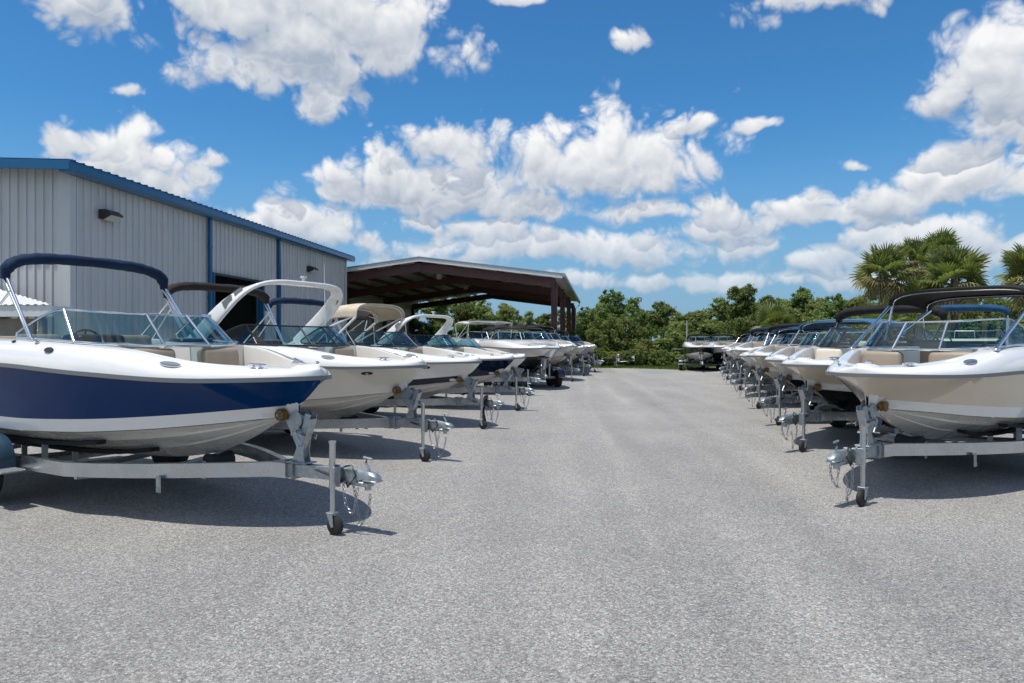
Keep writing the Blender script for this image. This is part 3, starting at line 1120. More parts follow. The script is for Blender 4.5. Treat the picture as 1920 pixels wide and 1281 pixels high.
    def cleat():
        c = MB()
        c.tube([(-.085, 0, .035), (-.05, 0, .042), (.05, 0, .042), (.085, 0, .035)], .011, 6)
        c.cyl((-.03, 0, 0), (-.03, 0, .042), .012, 6).cyl((.03, 0, 0), (.03, 0, .042), .012, 6)
        c.rbox((0, 0, .004), (.11, .04, .008), .004, 1)
        return c
    def oval(a, b, h=.01):
        def f():
            n = 20
            c = MB()
            c.poly_prism([(a * math.cos(2 * PI * i / n), b * math.sin(2 * PI * i / n), 0) for i in range(n)], (0, 0, h))
            return c
        return f
    for sg in (1, -1):
        fit(.42, .80, sg, cleat, 'cleat', 'stainless')
        fit(L - .7, .85, sg, cleat, 'cleat', 'stainless')
        if lod >= .6:
            fit(3.4, .70, sg, oval(.03, .018), 'deck_vent', 'dark_trim')
            if badge:
                e = fit(1.12, .56, sg, oval(.11, .036, .009), 'emblem', 'stainless')
                MB().poly_prism([(.10 * math.cos(2 * PI * i / 20), .026 * math.sin(2 * PI * i / 20), .009) for i in range(20)], (0, 0, .002)).build('emblem_field', 'rail_vinyl', e)
                c = MB()
                for q in (-.07, -.045, -.02, .012, .035, .06):
                    c.beam((q - .012, -.012, .0125), (q + .008, .012, .0125), .006, .003)
                c.beam((-.085, -.016, .0125), (.085, -.016, .0125), .004, .003)
                c.build('emblem_mark', 'stainless', e)
            fit(2.62, .45, sg, oval(.07, .03), 'deck_vent', 'dark_trim')
            fit(2.95, .72, sg, oval(.035, .02), 'filler_cap', 'stainless')
    MB().rbox((-.30, 0, H.zrl(.3) + H.hdl(.3) + .045), (.10, .05, .035), .012, 2).build('bow_light', 'stainless', t, 40)
    # --- windshield
    zc = H.zrl(xw + .4) + H.hdl(xw + .4) + .006
    def wb(q):
        """half windshield base: q 0 centre gap .. 1 corner .. 2 aft end"""
        yc = H.deckp(xw + .62, 1)[0] - .015
        if q <= 1:
            y = .27 + (yc - .27) * (1 - (1 - q) ** 1.5)
            x = xw + .50 * q ** 1.9
            return x, y
        s = q - 1
        x = xw + .50 + 1.05 * s
        y = yc + (H.deckp(x, 1)[0] + .005 - yc) * math.sin(s * PI / 2)
        return x, y
    def whh(q):
        return wh if q <= 1 else wh * (1 - .80 * (q - 1) ** 1.5)
    def wz(x):
        return H.zrl(x) + H.hdl(x) + .004
    def wtop(q):
        x, y = wb(q)
        h = whh(q)
        rk = h * (.95 if q <= 1 else .95 - .55 * (q - 1))
        inb = h * (.08 + .16 * clamp(q))
        return x + rk, y - inb, wz(x) + h * .9
    ws = empty('windshield')
    ws.parent = t
    qf = [i / 8 for i in range(9)]
    qs = [1 + i / 6 for i in range(7)]
    fm = MB()
    for sg in (1, -1):
        for qq in (qf, qs):
            lo = [(-wb(q)[0], sg * wb(q)[1], wz(wb(q)[0]) + .012) for q in qq]
            hi_ = [(-wtop(q)[0], sg * wtop(q)[1], wtop(q)[2]) for q in qq]
            MB().grid([lo, hi_]).build('pane', glass, ws, 60)
        full = qf + qs[1:]
        fm.tube([(-wb(q)[0], sg * wb(q)[1], wz(wb(q)[0]) + .014) for q in full], .017, 6)
        fm.tube([(-wtop(q)[0], sg * wtop(q)[1], wtop(q)[2]) for q in full], .0135, 6)
        for q in (0, 1, 2):
            x, y = wb(q)
            fm.tube([(-x, sg * y, wz(x)), (-wtop(q)[0], sg * wtop(q)[1], wtop(q)[2])], .016, 6)
    x0, y0 = wb(0)
    a, b = wtop(0), (x0, y0)
    MB().grid([[(-x0, y, wz(x0) + .012) for y in (-.262, .262)], [(-a[0], y, a[2]) for y in (-.245, .245)]]).build('pane', glass, ws)
    fm.tube([(-a[0], -a[1], a[2]), (-a[0], a[1], a[2])], .0125, 6)
    fm.tube([(-x0, -.27, wz(x0) + .01), (-x0, .27, wz(x0) + .01)], .018, 6)
    fm.build('windshield_frame', frame, ws, 60)
    # --- inside
    if lod >= .45:
        if not cuddy:
            zs = H.zrl(1.0) - .035
            m = MB()
            for sg in (1, -1):
                rows = []
                for d in np.linspace(d0 + .16, dA - .05, 14):
                    y1 = max(.04, hi(d) - .03)
                    yi = max(.0, y1 - .40) if d > d0 + .5 else max(0, (y1 - .40)) * .5
                    rows.append([(-d, sg * y1, zs - .10), (-d, sg * y1, zs + .0), (-d, sg * (y1 - .03), zs + .03), (-d, sg * (yi + .03), zs + .025), (-d, sg * yi, zs), (-d, sg * yi, zs - .14)])
                m.grid(rows)
                MB().rbox((-(dA - .10), sg * .40, H.zrl(dA) + H.hdl(dA) - .19), (.15, .50, .34), .065, 4, Matrix.Rotation(R(-9), 3, 'Y')).build('bow_backrest', seat, t, 60)
            m.build('bow_cushion', 'vinyl_cream', t, 40)
        # dash, wheel, helm seats, rear bench
        zd = H.zrl(dB) + H.hdl(dB)
        m = MB()
        m.rbox((-(xw + .80), -.56, zd - .0), (.36, .52, .16), .06, 3)
        m.rbox((-(xw + .74), .56, zd - .01), (.30, .46, .10), .05, 3)
        m.build('dash_hood', 'dark_trim' if dash is None else dash, t, 50)
        ring = [(-(xw + 1.02) + .19 * math.cos(i * PI / 12) * .35, -.56 + .19 * math.sin(i * PI / 12), zd - .05 + .19 * math.cos(i * PI / 12) * .94) for i in range(24)]
        w = MB().tube(ring, .013, 6, up=(1, 0, .3), closed=True)
        for k in (0, 8, 16):
            w.tube([(-(xw + 1.0), -.56, zd - .06), ring[k]], .009, 5)
        w.cyl((-(xw + .95), -.56, zd - .08), (-(xw + 1.03), -.56, zd - .045), .035, 10)
        w.build('steering_wheel', 'dark_trim', t, 60)
        for sg in (1, -1):
            s_ = MB()
            s_.rbox((-(xw + 1.65), sg * .56, zd - .42), (.50, .50, .16), .06, 3)
            s_.rbox((-(xw + 1.90), sg * .56, zd - .17), (.14, .50, .52), .06, 3, Matrix.Rotation(R(-8), 3, 'Y'))
            s_.cyl((-(xw + 1.65), sg * .56, zf), (-(xw + 1.65), sg * .56, zd - .48), .05, 10)
            s_.build('helm_seat', seat, t, 60)
        s_ = MB()
        s_.rbox((-(dC - .32), 0, zd - .40), (.55, 1.5, .18), .06, 3)
        s_.rbox((-(dC - .08), 0, zd - .18), (.16, 1.6, .50), .06, 3)
        s_.build('rear_bench', seat, t, 60)
        MB().rbox((-(dC + .45), 0, H.zrl(L) + H.hdl(L) + .06), (.75, 1.5, .10), .05, 3).build('sun_pad', 'vinyl_cream', t, 60)
    MB().rbox((-(L + .26), 0, H.zb - .38), (.56, 1.7, .07), .03, 2).build('swim_platform', top, t, 50)
    od = MB()
    od.rbox((-(L + .22), 0, H.zb - .62), (.40, .26, .34), .06, 2)
    od.rbox((-(L + .34), 0, H.zb - .86), (.30, .10, .34), .04, 2)
    od.lathe((-(L + .16), 0, H.zb - .98), (-1, 0, 0), [(.01, 0), (.055, .06), (.065, .25), (.05, .36), (.01, .42)], 12)
    od.build('stern_drive', 'fender_black', t, 50)
    # --- bimini
    def arch_path(dx, half, zend, ztop, n=22, lean=0.0, pw=2.6):
        pts = []
        for i in range(n + 1):
            th = PI * i / n
            c, s_ = math.cos(th), math.sin(th)
            y = half * math.copysign(abs(c) ** (2 / pw), c)
            z = zend + (ztop - zend) * abs(s_) ** (2 / pw)
            pts.append((-(dx) + lean * (z - zend), y, z))
        return pts
    def mount(d, off=.0):
        y, z = H.deckp(d, .9)
        return y - off, z + .01
    if boot:
        bd, bz, bcol = boot['d'], boot['z'], boot['mat']
        hb_ = H.hb(bd) - boot.get('in', .12)
        zend = bz - boot.get('drop', .26)
        sag = boot.get('r', .085)
        bi = empty('bimini')
        bi.parent = t
        path = arch_path(bd, hb_, zend, bz, 40 if lod > .6 else 16, pw=3.3)
        rng = random.Random(hash(name + label) % 9999 if False else len(label))
        n = len(path)
        vs, fs = [], []
        seg = 12
        P = [Vector(p) for p in path]
        for i, p in enumerate(P):
            d = (P[min(i + 1, n - 1)] - P[max(i - 1, 0)]).normalized()
            fw = Vector((1, 0, 0))
            nr = d.cross(fw).normalized()
            ends = min(i, n - 1 - i)
            q = .62 + .38 * clamp(ends / 3)
            for j in range(seg):
                th = 2 * PI * j / seg
                w = 1 + .16 * mnoise.noise(Vector((i * .45, j * .9, len(label) * 1.3)))
                w += .05 * math.sin(i * 2.3 + j)
                vs.append(p + (fw * math.cos(th) * sag * 1.35 + nr * math.sin(th) * sag) * q * w)
        for i in range(n - 1):
            for j in range(seg):
                j2 = (j + 1) % seg
                fs.append((i * seg + j, i * seg + j2, (i + 1) * seg + j2, (i + 1) * seg + j))
        fs.append(tuple(range(seg - 1, -1, -1)))
        fs.append(tuple((n - 1) * seg + j for j in range(seg)))
        finish('boot', vs, fs, bcol, bi, 80)
        db = boot.get('base', bd - .6)
        for sg in (1, -1):
            y, z = mount(db)
            e = Vector((-bd, sg * hb_, zend + .02))
            MB().tube([(-db, sg * y, z), tuple(e + Vector((.03, 0, 0)))], .0155, 7).tube([(-db - .03, sg * y, z), tuple(e - Vector((.04, 0, 0)))], .0135, 7).build('bow_pole', boot.get('pole', 'stainless'), bi, 60)
            y2, z2 = mount(bd + .75)
            a0 = Vector((-db, sg * y, z)).lerp(e, .78)
            MB().tube([tuple(a0), (-(bd + .62), sg * y2, z2)], .0125, 7).build('support_pole', boot.get('pole', 'stainless'), bi, 60)
            MB().rbox((-db, sg * y, z), (.09, .05, .03), .012, 2).build('deck_hinge', 'stainless', bi, 50)
    if canopy:
        c0, c1, cz = canopy['d0'], canopy['d1'], canopy['z']
        drop = canopy.get('drop', .22)
        hw = canopy.get('half', H.B - .10)
        bi = empty('canopy')
        bi.parent = t
        vs = []
        nx, ny = 10, 20
        rows_t, rows_b = [], []
        for i in range(nx + 1):
            f = i / nx
            dx = c0 + (c1 - c0) * f
            zt = cz - canopy.get('fwd', .10) * (1 - f) ** 2 - canopy.get('aft', .14) * f ** 3
            zt += -.025 * abs(math.sin(f * PI * 3)) * 0
            w = hw * (.94 + .06 * math.sin(f * PI))
            pth = arch_path(dx, w, zt - drop, zt, ny, pw=3.4)
            rows_t.append([(x, y, z - .014 * math.sin(f * PI * 3) ** 2) for x, y, z in pth])
            rows_b.append([(x, y * .985, z - .03) for x, y, z in pth])
        m = MB().grid(rows_t)
        m.grid([r[::-1] for r in rows_b])
        for ra, rb_ in ((rows_t[0], rows_b[0]), (rows_t[-1], rows_b[-1])):
            m.grid([ra, rb_])
        m.grid([[r[0] for r in rows_t], [r[0] for r in rows_b]])
        m.grid([[r[-1] for r in rows_t], [r[-1] for r in rows_b]])
        m.build('canopy_cloth', canopy['mat'], bi, 60)
        pole = canopy.get('pole', 'stainless')
        for i in (1, nx - 1):
            MB().tube([(x, y * .98, z - .035) for x, y, z in rows_t[i]], .014, 6).build('cross_bow', pole, bi, 60)
        r = canopy.get('r', .017)
        for sg in (1, -1):
            y, z = mount(canopy['base'])
            if 'by' in canopy:
                y = canopy['by']
            tf = rows_t[0][0 if sg > 0 else -1]
            ta = rows_t[-1][0 if sg > 0 else -1]
            mid = rows_t[nx // 2][0 if sg > 0 else -1]
            m = MB().tube([(-canopy['base'], sg * y, z), (tf[0] - .03, tf[1] * .98, tf[2] - .01)], r, 8)
            m.build('front_pole', pole, bi, 60)
            y2, z2 = mount(canopy['base'] + 1.3)
            m = MB().tube([(-(canopy['base'] + 1.2), sg * y2, z2), (ta[0] + .05, ta[1] * .98, ta[2])], r, 8)
            m.tube([(-(canopy['base'] + 1.2), sg * y2, z2), (tf[0] - .12, tf[1] * .98, tf[2])], r * .8, 8)
            m.build('rear_pole', pole, bi, 60)
            MB().rbox((-canopy['base'], sg * y, z), (.09, .06, .03), .012, 2).build('deck_hinge', 'stainless', bi, 50)
    if tower:
        bi = empty('tower')
        bi.parent = t
        bd, td, tz = tower['base'], tower['top'], tower['z']
        y0, z0 = mount(bd, .02)
        hw = H.B - .04
        n = 30
        pts = []
        for i in range(n + 1):
            th = PI * i / n
            c, s_ = math.cos(th), math.sin(th)
            pw = 4.6
            y = hw * math.copysign(abs(c) ** (2 / pw), c)
            f = abs(s_) ** (2 / pw)
            z = z0 + (tz - z0) * f
            y = math.copysign(y0 + (abs(y) - y0) * 1.0, y) if f < .2 else y
            pts.append((-(bd + (td - bd) * f), y, z))
        wd = tower.get('w', .17)
        prof = []
        for k in range(16):
            th = 2 * PI * k / 16
            c, s_ = math.cos(th), math.sin(th)
            prof.append((.034 * math.copysign(abs(s_) ** .6, s_), wd * math.copysign(abs(c) ** .7, c)))
        m = MB()
        # sweep with the wide axis kept fore and aft
        P = [Vector(p) for p in pts]
        vs, fs = [], []
        for i, p in enumerate(P):
            d = (P[min(i + 1, n)] - P[max(i - 1, 0)]).normalized()
            fw = (Vector((1, 0, .15)) - d * d.dot(Vector((1, 0, .15)))).normalized()
            nr = d.cross(fw)
            f = 1.15 - .35 * math.sin(PI * i / n)
            for (a_, b_) in prof:
                vs.append(p + nr * a_ + fw * b_ * f)
        k = len(prof)
        for i in range(n):
            for j in range(k):
                j2 = (j + 1) % k
                fs.append((i * k + j, i * k + j2, (i + 1) * k + j2, (i + 1) * k + j))
        fs.append(tuple(range(k - 1, -1, -1)))
        fs.append(tuple(n * k + j for j in range(k)))
        finish('arch', vs, fs, tower['mat'], bi, 60)
        if lod > .5:
            for sg in (1, -1):
                for f0, f1 in ((3, 4.6), (5.2, 6.8)):
                    def at(f):
                        i = int(f)
                        i2 = i if sg > 0 else n - i
                        i3 = i + 1 if sg > 0 else n - i - 1
                        return P[i2].lerp(P[i3], f - i)
                    a_, b_ = at(f0), at(f1)
                    dd_ = (b_ - a_).normalized()
                    MB().beam(a_ + Vector((0, sg * .026, 0)), b_ + Vector((0, sg * .026, 0)), wd * 1.1, .05, up=(0, sg, 0)).build('leg_inset', 'rail_vinyl', bi)
        top = P[n // 2]
        MB().cyl(top + Vector((0, 0, .03)), top + Vector((0, 0, .10)), .03, 10).cyl(top + Vector((0, 0, .10)), top + Vector((0, 0, .13)), .055, 12).build('mast_light', 'white_metal', bi, 50)
    if hull_port:
        for sg in (1, -1):
            d_ = hull_port
            p = H.side(d_, .80)
            pa, pb = H.side(d_, .86), H.side(d_ + .08, .80)
            up = Vector((0, sg * (pa[0] - p[0]), pa[1] - p[1])).normalized()
            tx = Vector((-.08, sg * (pb[0] - p[0]), pb[1] - p[1])).normalized()
            nr = tx.cross(up)
            if nr.y * sg < 0:
                nr = -nr
            o = oval(.085, .036, .012)().build('docking_light', 'dark_trim', t, 45)
            o.matrix_local = Matrix.Translation(Vector((-d_, sg * p[0], p[1])) + nr * .002) @ Matrix((tx, nr.cross(tx), nr)).transposed().to_4x4()
            MB().lathe((0, 0, .012), (0, 0, 1), [(.022, 0), (.018, .008)], 12).build('lamp_glass', 'lens', o, 40)
    if whip:
        y, z = mount(2.9)
        MB().tube([(-2.9, y, z), (-2.95, y, z + .25), (-2.98, y, z + 1.45)], .009, 6, scales=[1.5, 1, .5]).build('antenna', 'gel_white', t, 60)
    tag(t, label, 'boat', group)
    return t


def chain_links(mb, path, step=.035):
    P = [Vector(p) for p in path]
    k = 0
    acc = []
    for a, b in zip(P[:-1], P[1:]):
        n = max(1, int((b - a).length / step))
        for i in range(n):
            acc.append((a.lerp(b, i / n), (b - a).normalized()))
    for k, (c, d) in enumerate(acc):
        t = Vector((0, 0, 1)) if abs(d.z) < .8 else Vector((1, 0, 0))
        e1 = d.cross(t).normalized()
        e2 = d.cross(e1)
        e = e1 if k % 2 else e2
        ring = [c + d * (.026 * math.cos(i * PI / 4)) + e * (.013 * math.sin(i * PI / 4)) for i in range(8)]
        mb.tube(ring, .0042, 4, up=d.cross(e), closed=True)


def make_trailer(origin, rz, hull, jx, label, group=None, near=-1, axle=3.95, axles=1, fender='fender_blue', rail='alu_rail',
                 jack=True, rake=1.0, lod=1.0, strap=False, jack_wheel=True, tz=.53, name='boat_trailer', length=None, empty_=False):
    """same axes as the boat it carries: origin under the bow tip, jx = jack position ahead of the bow"""
    H = hull
    t = empty(name, (origin[0], origin[1], 0), rz)
    L = length or (H.L - .1)
    cx = jx + .31
    vx = jx - .72
    bend = vx - 2.15
    hw = .93
    zr = .46
    # tongue
    m = MB().beam((cx - .12, 0, tz), (vx - .12, 0, tz - .02), .10, .115)
    m.build('tongue', 'galv', t)
    m = MB()
    for x in (vx + .02, vx + .12):
        m.rbox((x, 0, tz - .01), (.022, .16, .18), .006, 1)
    m.rbox((vx - .02, 0, tz - .015), (.30, .145, .135), .008, 1)
    m.build('tongue_clamp', 'galv_dark', t)
    # side rails
    for sg in (1, -1):
        path = [(vx + .05, sg * .06, tz - .02)]
        n = 10
        for i in range(n + 1):
            f = i / n
            path.append((vx - .15 + (bend - vx + .15) * f, sg * (.09 + (hw - .09) * (math.sin(f * PI / 2) ** 1.0 * .55 + f * .45)), tz - .02 + (zr - tz + .02) * f))
        path += [(bend - .5, sg * hw, zr), (-L, sg * hw, zr)]
        MB().sweep(path, [(-.035, -.07), (.035, -.07), (.035, .07), (-.035, .07)]).build('side_rail', rail, t, 30)
        b = (bend + vx) / 2
        yb = .09 + (hw - .09) * (math.sin(.5 * PI / 2) * .55 + .225)
        m = MB().rbox((b, sg * (yb + .045), .36), (.07, .012, .16), .004, 1)
        m.rbox((b, sg * (yb + .052), .31), (.05, .012, .05), .004, 1)
        m.build('marker_bracket', 'galv', t)
    # cross members, bunks
    for x in (bend + .15, -axle + .55, -axle - .55, -L + .1):
        zz = zr - .06
        MB().tube([(x, -hw, zz), (x, -.4, zz - .05), (x, 0, zz - .07), (x, .4, zz - .05), (x, hw, zz)], .035, 6).build('cross_member', 'galv', t, 50)
    if not empty_:
        for sg in (1, -1):
            for yy in (.42, .74):
                pts = []
                for x in np.linspace(-1.9 if yy < .5 else -2.3, -L + .1, 8):
                    bc, zc = H.chine(-x)
                    zk = H.zk(-x)
                    f = clamp(yy / max(bc, .01))
                    pts.append((float(x), sg * yy, zk + (zc - zk) * f ** 1.08 - .055))
                b = MB().sweep(pts, [(-.05, -.02), (.05, -.02), (.05, .02), (-.05, .02)]).build('bunk', 'carpet', t, 40)
                for x in (-axle + .55, -axle - .55):
                    bc, zc = H.chine(-x)
                    zk = H.zk(-x)
                    f = clamp(yy / max(bc, .01))
                    zt = zk + (zc - zk) * f ** 1.08 - .07
                    if zt > zr - .08:
                        MB().beam((x, sg * yy, zr - .1), (x, sg * yy, zt), .06, .02, up=(1, 0, 0)).build('bunk_bracket', 'galv', t)
    # keel roller near the bow
    kx = -1.45 * rake
    kz = H.zk(-kx)
    rr = .07
    if not empty_ and kz - .62 < .35:
        MB().lathe((kx, -.16, kz - rr - .01), (0, 1, 0), [(.05, 0), (rr + .01, .02), (rr * .8, .16), (rr + .01, .30), (.05, .32)], 14).build('keel_roller', 'rubber', t, 50)
        for sg in (1, -1):
            MB().beam((kx, sg * .18, zr - .12), (kx, sg * .18, kz - rr), .05, .012, up=(0, 1, 0)).build('roller_bracket', 'galv', t)
    # axle, wheels, fenders
    for ai in range(axles):
        ax = -axle - ai * .80 + (axles - 1) * .4
        MB().beam((ax, -1.05, .36), (ax, 1.05, .36), .06, .06).build('axle', 'galv', t)
        for sg in (1, -1):
            y = sg * 1.12
            w = MB().lathe((ax, y - .10, .33), (0, 1, 0), [(.20, .0), (.27, -.004), (.315, .012), (.33, .035), (.33, .165), (.315, .188), (.27, .204), (.20, .20)], 28)
            w = w.build('wheel', 'rubber', t, 40)
            r = MB().lathe((ax, y + sg * .085, .33), (0, sg, 0), [(.185, -.02), (.20, .018), (.185, .022), (.16, -.015), (.075, -.005), (.07, .035), (.03, .04)], 24)
            for k in range(5):
                th = 2 * PI * k / 5
                r.beam((ax + .06 * math.cos(th), y + sg * .088, .33 + .06 * math.sin(th)), (ax + .18 * math.cos(th), y + sg * .098, .33 + .18 * math.sin(th)), .05, .02, up=(0, 1, 0))
            r.build('rim', 'galv', w, 40)
    ac = -axle
    for sg in (1, -1):
        y = sg * 1.12
        rows = []
        half = .47 + (axles - 1) * .40
        N_ = 16
        for i in range(N_ + 1):
            th = PI * i / N_
            c = math.cos(th)
            xx = ac + half * math.copysign(abs(c) ** .7, c)
            zz = .40 + .36 * math.sin(th) ** .75
            rows.append([(xx, y - sg * .13, zz), (xx, y + sg * .10, zz), (xx, y + sg * .135, zz - .02), (xx, y + sg * .14, zz - .06)])
        f_ = MB().grid(rows)
        f_.build('fender', fender, t, 40)
        for q in (1, -1):
            m = MB().rbox((ac + q * (half + .10), y, .40), (.26, .25, .025), .008, 1)
            m.build('fender_step', 'galv', t)
        MB().rbox((ac + half + .14, y + sg * .13, .42), (.05, .012, .03), .004, 1).build('marker_lamp', 'lamp_amber', t)
        MB().rbox((-L - .02, sg * .95, .46), (.05, .20, .09), .01, 1).build('tail_lamp', 'lamp_red', t)
    # winch post
    zroll = H.zb - .36
    dst = 0.0
    while H.zk(dst) > zroll - .05 and dst < 2:
        dst += .01
    rx = -dst + .09
    wbx = min(jx - .55, rx + .24)
    if wbx < rx + .12:
        wbx = rx + .20
    m = MB()
    top_f = (wbx + .15, zroll - .01)
    for sg in (1, -1):
        yy = sg * .045
        m.poly_prism([(wbx - .085, yy, tz + .05), (wbx + .085, yy, tz + .05), (wbx + .065, yy, tz + .18), (wbx + .085, yy, tz + .28), (top_f[0] + .02, yy, top_f[1] + .02),
                      (top_f[0] - .05, yy, top_f[1] + .03), (wbx + .015, yy, tz + .27), (wbx - .04, yy, tz + .15)], (0, -sg * .008, 0))
        m.poly_prism([(wbx - .0, yy * 1.03, tz + .19), (wbx + .04, yy * 1.03, tz + .23), (rx + .045, yy * 1.03, zroll + .0), (rx - .02, yy * 1.03, zroll - .02)], (0, -sg * .008, 0))
    m.beam((wbx + .045, 0, tz + .20), (top_f[0] + .012, 0, top_f[1] - .02), .09, .012, up=(1, 0, -.3))
    m.rbox((wbx, 0, tz + .062), (.26, .16, .014), .004, 1)
    m.beam((rx + .10, .068, tz + .345), (wbx + .13, .068, tz + .30), .012, .045)
    m.beam((rx + .10, -.068, tz + .345), (wbx + .13, -.068, tz + .30), .012, .045)
    wp = m.build('winch_post', 'galv', t)
    w = MB()
    wxc, wzc = (top_f[0] + rx) / 2 - .01, zroll - .045
    w.cyl((wxc, -.05, wzc), (wxc, .05, wzc), .052, 14)
    w.cyl((wxc, -.062, wzc), (wxc, -.050, wzc), .085, 16).cyl((wxc, .050, wzc), (wxc, .062, wzc), .085, 16)
    w.cyl((wxc + .03, -.064, wzc - .12), (wxc + .03, .064, wzc - .12), .05, 14)
    w.tube([(wxc + .03, near * .07, wzc - .10), (wxc + .06, near * .12, wzc - .10), (wxc + .16, near * .125, wzc - .22), (wxc + .16, near * .19, wzc - .22)], .011, 6)
    w.build('winch', 'galv', wp, 40)
    if not empty_:
        MB().beam((wxc - .02, 0, wzc + .05), (-dst + .05, 0, zroll + .0), .045, .006).build('winch_strap', 'strap', wp)
    for sg in (1, -1):
        r_ = MB().lathe((rx - .005, sg * .055 if sg > 0 else -.135, zroll), (0, 1, 0), [(.018, 0), (.055, .004), (.060, .02), (.05, .04), (.060, .06), (.055, .076), (.018, .08)], 16)
        r_.build('bow_roller', 'roller', wp, 45)
    MB().cyl((rx - .005, -.15, zroll), (rx - .005, .15, zroll), .012, 8).build('roller_pin', 'galv', wp, 60)
    # coupler
    c = MB()
    rows = []
    for x, wdt, zt, zbm in ((cx - .30, .055, .075, -.055), (cx - .14, .055, .075, -.055), (cx - .06, .042, .062, -.03), (cx + .0, .05, .058, -.03), (cx + .06, .055, .045, -.035), (cx + .105, .045, .01, -.035), (cx + .118, .02, -.015, -.035)):
        wdt, zt, zbm = wdt * .84, zt * .84, zbm * .9
        rows.append([(x, -wdt, tz + zbm), (x, -wdt, tz + zt * .55), (x, -wdt * .6, tz + zt), (x, wdt * .6, tz + zt), (x, wdt, tz + zt * .55), (x, wdt, tz + zbm)])
    c.grid(rows, wrap=True)
    c.add(rows[0], [tuple(range(6))])
    c.add(rows[-1], [tuple(range(5, -1, -1))])
    c.rbox((cx + .035, 0, tz - .033), (.16, .105, .012), .004, 1)
    c.rbox((cx - .12, 0, tz - .068), (.28, .09, .04), .008, 1)
    c.cyl((cx - .02, 0, tz - .12), (cx - .02, 0, tz - .06), .03, 10)
    cp = c.build('coupler', 'galv', t, 40)
    l_ = MB().tube([(cx + .0, 0, tz + .05), (cx - .02, 0, tz + .09), (cx - .045, 0, tz + .12), (cx - .03, 0, tz + .165)], .012, 6)
    l_.tube([(cx - .07, 0, tz + .17), (cx + .03, 0, tz + .16)], .012, 6)
    l_.build('latch', 'galv', cp, 50)
    if lod >= .5:
        for sg, ln, ex in ((1, .34, .10), (-1, .26, .16)):
            ch = MB()
            a0 = Vector((cx - .26, sg * .06, tz - .07))
            b0 = Vector((cx - .06, sg * .075, tz - .08))
            pts = []
            for i in range(9):
                f = i / 8
                p = a0.lerp(b0 + Vector((0, 0, -.08 if sg > 0 else 0)), f)
                p.z -= ln * math.sin(f * PI) ** .9
                p.y += sg * .015 * math.sin(f * 9)
                pts.append(p)
            chain_links(ch, pts)
            ch.build('safety_chain', 'chain', t, 60)
        MB().tube([(jx - .3, near * .06, tz + .02), (jx + .1, near * .075, tz - .06), (cx - .2, near * .07, tz - .10), (cx - .1, near * .07, tz + .01), (cx - .16, near * .065, tz + .10), (cx - .25, near * .05, tz + .08)], .009, 6).build('wiring', 'dark_trim', t, 60)
    if strap:
        MB().sweep([(cx - .30, near * .04, tz + .10), (cx - .22, near * .085, tz + .14), (cx - .27, near * .11, tz - .02), (cx - .29, near * .12, tz - .22), (cx - .25, near * .12, tz - .36), (cx - .27, near * .13, .06)],
                   [(-.022, -.022), (.022, -.022), (.026, 0), (.022, .022), (-.022, .022), (-.026, 0)]).build('hanging_strap', 'carpet', t, 60)
    # jack
    if jack:
        y = near * .15
        j = MB()
        foot = .19 if jack_wheel else .02
        j.cyl((jx, y, .42), (jx, y, .83), .029, 14)
        j.cyl((jx, y, foot), (jx, y, .45), .0235, 12)
        j.cyl((jx, y, .83), (jx, y, .85), .034, 14)
        j = j.build('jack', 'galv_dark' if not jack_wheel else 'alu_rail', t, 50)
        b = MB()
        b.rbox((jx, near * .10, tz), (.09, .025, .20), .005, 1)
        b.rbox((jx, near * .03, tz + .066), (.05, .16, .014), .004, 1)
        b.rbox((jx, near * .03, tz - .072), (.05, .16, .014), .004, 1)
        b.rbox((jx + .035, near * .135, tz), (.014, .07, .17), .004, 1)
        b.build('jack_bracket', 'galv', j)
        if jack_wheel:
            w = MB()
            for sg in (1, -1):
                w.poly_prism([(jx - .035, y + sg * .036, .20), (jx + .035, y + sg * .036, .20), (jx + .05, y + sg * .036, .085), (jx + .02, y + sg * .036, .075)], (0, sg * .005, 0))
            w.rbox((jx, y, .20), (.085, .085, .012), .004, 1)
            w.build('caster_fork', 'galv', j)
            MB().lathe((jx + .035, y - .028, .089), (0, 1, 0), [(.02, 0), (.07, .0), (.084, .010), (.085, .046), (.07, .056), (.02, .056)], 22).build('caster_wheel', 'rubber', j, 40)
        else:
            MB().rbox((jx, y, .012), (.13, .11, .015), .004, 1).build('foot_plate', 'galv', j)
    tag(t, label, 'trailer', group)
    return t


def side_pose(px, py, a, sd, jx):
    """origin (under the bow tip) and heading of a rig whose jack stands at a photo pixel; sd -1 left row, 1 right row"""
    J = Vector(G(px, py))
    a = R(a)
    bow = Vector((math.cos(a), -math.sin(a))) if sd < 0 else Vector((-math.cos(a), -math.sin(a)))
    port = Vector((-bow.y, bow.x))
    near = -1 if sd < 0 else 1
    O = J - bow * jx - port * (near * .15)
    return O, math.atan2(bow.y, bow.x), near


LEFT_G = 'boats on trailers along the left side of the drive'
RIGHT_G = 'boats on trailers along the right side of the drive'
TLG = 'trailers under the left row of boats'
TRG = 'trailers under the right row of boats'

# ---- left row
h1 = Hull(L=5.9, B=1.14, zb=1.405, rise=.10, deck=.265)
O, rz, nr = side_pose(623, 1003, 30, -1, .30)
make_boat('bowrider_boat', O, rz, h1, 'navy blue hulled bowrider with folded navy top, nearest in the left row', LEFT_G,
          side='gel_navy', band='gel_white', boot={'d': 3.78, 'z': 2.71, 'mat': 'canvas_navy', 'base': 3.15, 'r': .064, 'drop': .27, 'in': .20}, near=nr, wh=.39)
make_trailer(O, rz, h1, .30, 'trailer with blue fender carrying the navy bowrider nearest on the left', TLG, near=nr, axle=3.92)

